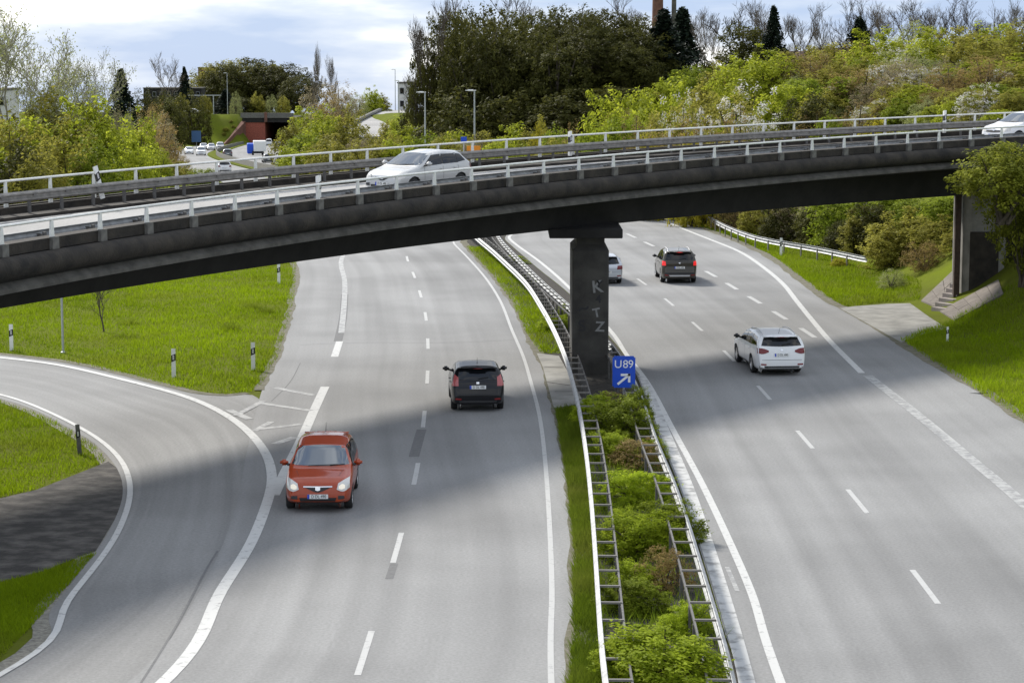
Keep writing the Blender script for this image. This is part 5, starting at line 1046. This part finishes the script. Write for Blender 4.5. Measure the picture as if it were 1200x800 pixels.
# dark tussocks on the lawn
for i, (px, py, lab) in enumerate(((312, 366, 'dark grass tussock on the lawn nearest the motorway edge'), (298, 361, 'dark grass tussock left of the one nearest the motorway edge'), (270, 386, 'dark grass tussock in the middle of the lawn'), (152, 379, 'dark grass tussock right of the small leafless tree'))):
    x, y, z = gz_(px, py); t = tag(empty('grass_tussock', (x, y, z)), lab, 'tussock', 'tussocks on the lawn'); r_ = np.random.default_rng(i); P = r_.normal(size=(260, 2))*.16; B = np.c_[P, np.zeros(260)-.01]; a = r_.random(260)*6.28; d = np.c_[np.cos(a), np.sin(a), 0*a]*.012; T = B+np.c_[P*.9, .16+.16*r_.random(260)]
    ob('blades', bigmesh('blades', np.stack([B-d, B+d, T], 1).reshape(-1, 3), np.arange(780).reshape(-1, 3), M['L_green'], False, r_.random(260)*.5), t)

# ------------------------------------------------------------------ far structures
def lamp(px, top, Y, label, arm=1.0, foot=None):
    X_, _, zt = atdepth(px, top, Y); zg = float(terrain(X_, Y)); t = tag(empty('street_lamp', (X_, Y, zg)), label, 'street lamp', 'street lamps behind the bridge'); h = zt-zg
    MB().tube([(0, 0, 0), (0, 0, h*.6), (0, 0, h)], [.11, .085, .065], 8).build('pole', M['lampgrey'], t); MB().tube([(0, 0, h-.02), (-arm*.5, 0, h+.06), (-arm, 0, h+.05)], .05, 6).build('arm', M['lampgrey'], t)
    v, f = lump((-arm, 0, h+.07), (1.0, .35, .16)); mo('lamp_head', v, f, M['white'], t)
lamp(556, 107, 205, 'tall street lamp in front of the dark wood', .35); lamp(498, 109, 225, 'street lamp at the left edge of the dark wood', .4); lamp(266, 86, 612, 'street lamp in front of the dark trees above the tunnel', .5); lamp(463, 82, 470, 'tallest lamp beside the far side road', .4); lamp(467, 95, 400, 'lower lamp beside the far side road', .3); lamp(486, 131, 260, 'short lamp low at the left foot of the dark wood', .3)
# side road on the right of the motorway, with its wall and a pale building
sr = [np.array(atdepth(a, b, c)) for a, b, c in ((418, 160, 318), (432, 151, 335), (444, 143, 358), (454, 137, 390), (462, 132, 430), (468, 129, 480))]
v = []; 
for p in sr: wd = 3.2; v += [(p[0]-wd, p[1], p[2]), (p[0]+wd, p[1], p[2]), (p[0]+wd, p[1], p[2]-5), (p[0]-wd, p[1], p[2]-5)]
f = [(i*4+k, i*4+(k+1) % 4, i*4+4+(k+1) % 4, i*4+4+k) for i in range(len(sr)-1) for k in range(4)]+[(0, 1, 2, 3)]
so_ = tag(mo('side_road', v, f, M['asphalt2']), kind='structure'); so_.data.uv_layers.new(name='UVMap')
mb_ = MB(); 
for a, b in zip(sr[:-1], sr[1:]): mb_.tube([(a[0]-3.3, a[1], a[2]+.35), (b[0]-3.3, b[1], b[2]+.35)], .35, 6)
wl_ = tag(empty('parapet_wall', tuple(sr[0])), 'pale concrete parapet along the left of the far side road', 'wall'); o = mb_.build('coping', M['conc_bracket'], wl_); o.matrix_parent_inverse = Matrix.Translation(tuple(-sr[0]))
def house(px0, px1, top, Y, label, wallm, roofm=None, roof_h=0, bottom=None, nwin=3, rows=2, name='building', depth=8):
    x0, _, zt = atdepth(px0, top, Y); x1, _, _ = atdepth(px1, top, Y); zg = float(terrain((x0+x1)/2, Y))-.3; wd = x1-x0; t = tag(empty(name, ((x0+x1)/2, Y, zg)), label, 'building'); h = zt-zg-roof_h
    MB().box((0, depth/2, h/2), (wd, depth, h)).build('wall', wallm, t)
    if roofm: MB().add([(-wd/2-.3, -.4, h), (wd/2+.3, -.4, h), (wd/2+.3, depth+.4, h), (-wd/2-.3, depth+.4, h), (-wd/2-.3, depth/2, h+roof_h), (wd/2+.3, depth/2, h+roof_h)], [(0, 1, 5, 4), (2, 3, 4, 5), (0, 4, 3), (1, 2, 5), (3, 2, 1, 0)]).build('roof', roofm, t)
    else: MB().box((0, depth/2, h+.15), (wd+.3, depth+.3, .3)).build('roof_edge', M['conc_light'], t)
    for r_ in range(rows):
        for i in range(nwin):
            wx = wd*(i+.5)/nwin-wd/2; wz = h-1.6-r_*2.8
            if wz < 1: continue
            g = MB().box((wx, -.03, wz), (wd/nwin*.5, .06, 1.4)).build('window', M['signback'], t); MB().box((wx, -.07, wz), (wd/nwin*.42, .03, 1.2)).build('pane', M['glass'], g)
    return t
house(466, 486, 98, 480, 'pale grey building at the end of the far side road', M['render'], nwin=2, rows=3)
house(232, 252, 80, 760, 'reddish brown brick block at the left of the dark trees', M['brick_dark'], nwin=4, rows=5); house(965, 1012, 56, 262, 'house with brown tiled roof on the skyline between bare trees', M['render'], M['roof'], 2.2, nwin=3, rows=1); house(922, 950, 60, 258, 'smaller brown roofed house left of the skyline house', M['brick_dark'], M['roof'], 1.6, nwin=2, rows=1)
house(168, 236, 104, 640, 'long low dark building behind the left motorway trees', M['conc_dark'], nwin=8, rows=1); house(-20, 8, 106, 330, 'pale flat roofed building behind the left trees', M['render'], nwin=2, rows=1)
X_, _, zt = atdepth(771, -12, 340); zg = float(terrain(X_, 340)); ch = tag(empty('chimney_stack', (X_, 340, zg)), 'tall brick factory chimney behind the dark wood', 'chimney'); MB().lathe([(1.1, 0), (.8, zt-zg), (.92, zt-zg), (.92, zt-zg+.6), (.6, zt-zg+.6)], 16).build('shaft', M['brick_dark'], ch); MB().lathe([(.95, zt-zg-.9), (.95, zt-zg-.5)], 16).build('band', M['conc_light'], ch)
X_, _, zt = atdepth(790, -12, 340); ch = tag(empty('chimney_stack', (X_, 340, zg)), 'thinner chimney right of the brick factory chimney', 'chimney'); MB().lathe([(.5, 0), (.35, zt-zg), (.42, zt-zg), (.42, zt-zg+.5)], 12).build('shaft', M['conc_light'], ch); MB().lathe([(.5, zt-zg-.9), (.5, zt-zg-.6)], 12).build('band', M['brick_dark'], ch)
# tunnel portal
PYv = 603.0
def pp(px, py, Y=PYv): return atdepth(px, py, Y)
tp_ = tag(empty('tunnel_portal', (pp(300, 168)[0], PYv, float(base(PYv)))), 'brick tunnel portal with dark mouth at the end of the motorway', 'tunnel'); inv = Matrix.Translation((-pp(300, 168)[0], -PYv, -float(base(PYv))))
def pbox(name, a, b, c, d, y0, y1, mt):
    x0, _, z1 = pp(a, b); x1, _, z0 = pp(c, d); o = MB().box(((x0+x1)/2, (y0+y1)/2, (z0+z1)/2), (x1-x0, y1-y0, z1-z0)).build(name, mt, tp_); o.matrix_parent_inverse = inv; return o
pbox('brick_wall', 288, 142, 311, 172, PYv, PYv+24, M['brick']); pbox('parapet', 282, 132.5, 344, 138, PYv-.5, PYv+.3, M['conc_bracket']); pbox('lintel', 284, 138.2, 346, 143.5, PYv-.2, PYv+24, M['conc_dark']); pbox('tunnel_interior', 311.2, 143.6, 340, 174, PYv+22, PYv+23.5, M['dark']); pbox('side_wall', 338.5, 143.6, 346, 174, PYv, PYv+24, M['conc_dark']); pbox('pilaster', 310, 131.5, 313.5, 143, PYv-.8, PYv-.55, M['brick_dark'])
a0 = pp(288, 142); b0 = pp(270, 172); zb_ = float(base(PYv))
o = MB().add([(a0[0], PYv, zb_), (a0[0], PYv, a0[2]), (a0[0]-1.2, PYv, a0[2]), (b0[0], PYv-12, zb_+.6), (b0[0], PYv-12, zb_), (a0[0], PYv+1, zb_), (a0[0], PYv+1, a0[2]), (b0[0]-.5, PYv-11, zb_+.6)], [(0, 1, 2, 3, 4), (1, 6, 7, 3, 2), (0, 5, 6, 1)]).build('wing_wall', M['brick_dark'], tp_); o.matrix_parent_inverse = inv
# far signs, gantry
def fsign(px, py, w_, h_, Y, mt, name, label, cat='sign', tri=False):
    X_, _, zc = atdepth(px, py, Y); s_ = F/Y; zg = float(terrain(X_, Y)); t = tag(empty(name, (X_, Y, zg)), label, cat)
    if tri: MB().add([(-w_/s_/2, 0, zc-zg-h_/s_/2), (w_/s_/2, 0, zc-zg-h_/s_/2), (0, 0, zc-zg+h_/s_/2), (-w_/s_/2, .04, zc-zg-h_/s_/2), (w_/s_/2, .04, zc-zg-h_/s_/2), (0, .04, zc-zg+h_/s_/2)], [(0, 1, 2), (5, 4, 3), (0, 3, 4, 1), (1, 4, 5, 2), (2, 5, 3, 0)]).build('panel', mt, t)
    else: obox('panel', (0, 0, zc-zg), (w_/s_, .06, h_/s_), 0, mt, .02, t)
    MB().tube([(0, .1, 0), (0, .1, zc-zg)], .05, 6).build('pole', M['lampgrey'], t)
fsign(230, 160, 11, 13, 500, mat('faded_blue', (.05, .12, .25), .6), 'direction_sign', 'blue direction sign on the far grass embankment'); fsign(227.5, 202, 7, 7, 300, M['signback'], 'warning_sign', 'triangular sign seen from behind beside the far carriageway', tri=True)
fsign(555, 174, 16, 6, 150, M['orange'], 'orange_sign', 'small orange sign behind the far bridge railing'); fsign(543.5, 163.5, 7, 6, 150, M['signblue'], 'small_blue_sign', 'small blue sign behind the far bridge railing')
X_, _, zt = atdepth(250, 112, 611); zg = float(terrain(X_, 611)); t = tag(empty('sign_gantry', (X_, 611, zg)), 'thin grey gantry arm over the road above the embankment', 'gantry'); MB().tube([(0, 0, 0), (0, 0, zt-zg)], .15, 6).build('post', M['lampgrey'], t); MB().tube([(-7, 0, zt-zg), (2.2, 0, zt-zg)], .12, 6).build('arm', M['lampgrey'], t)
# far median island with concrete kerb wall
ym = np.r_[np.arange(235, 596, 6)]; mLf = np.stack([X(XA_R, ym)+.3, ym], 1); mRf = np.stack([X(XC_L, ym)-.3, ym], 1)
tag(ribbon('median_island', mLf, mRf, .05, M['grass']), kind='structure')
v, f = sweep(line_path((mLf+mRf)/2, 0, lambda x, y: base(y)), [(-.15, 0), (-.08, .8), (.08, .8), (.15, 0)]); wl_ = tag(mo('median_wall', v, f, M['conc_bracket']), 'low concrete wall in the median of the far motorway', 'wall')
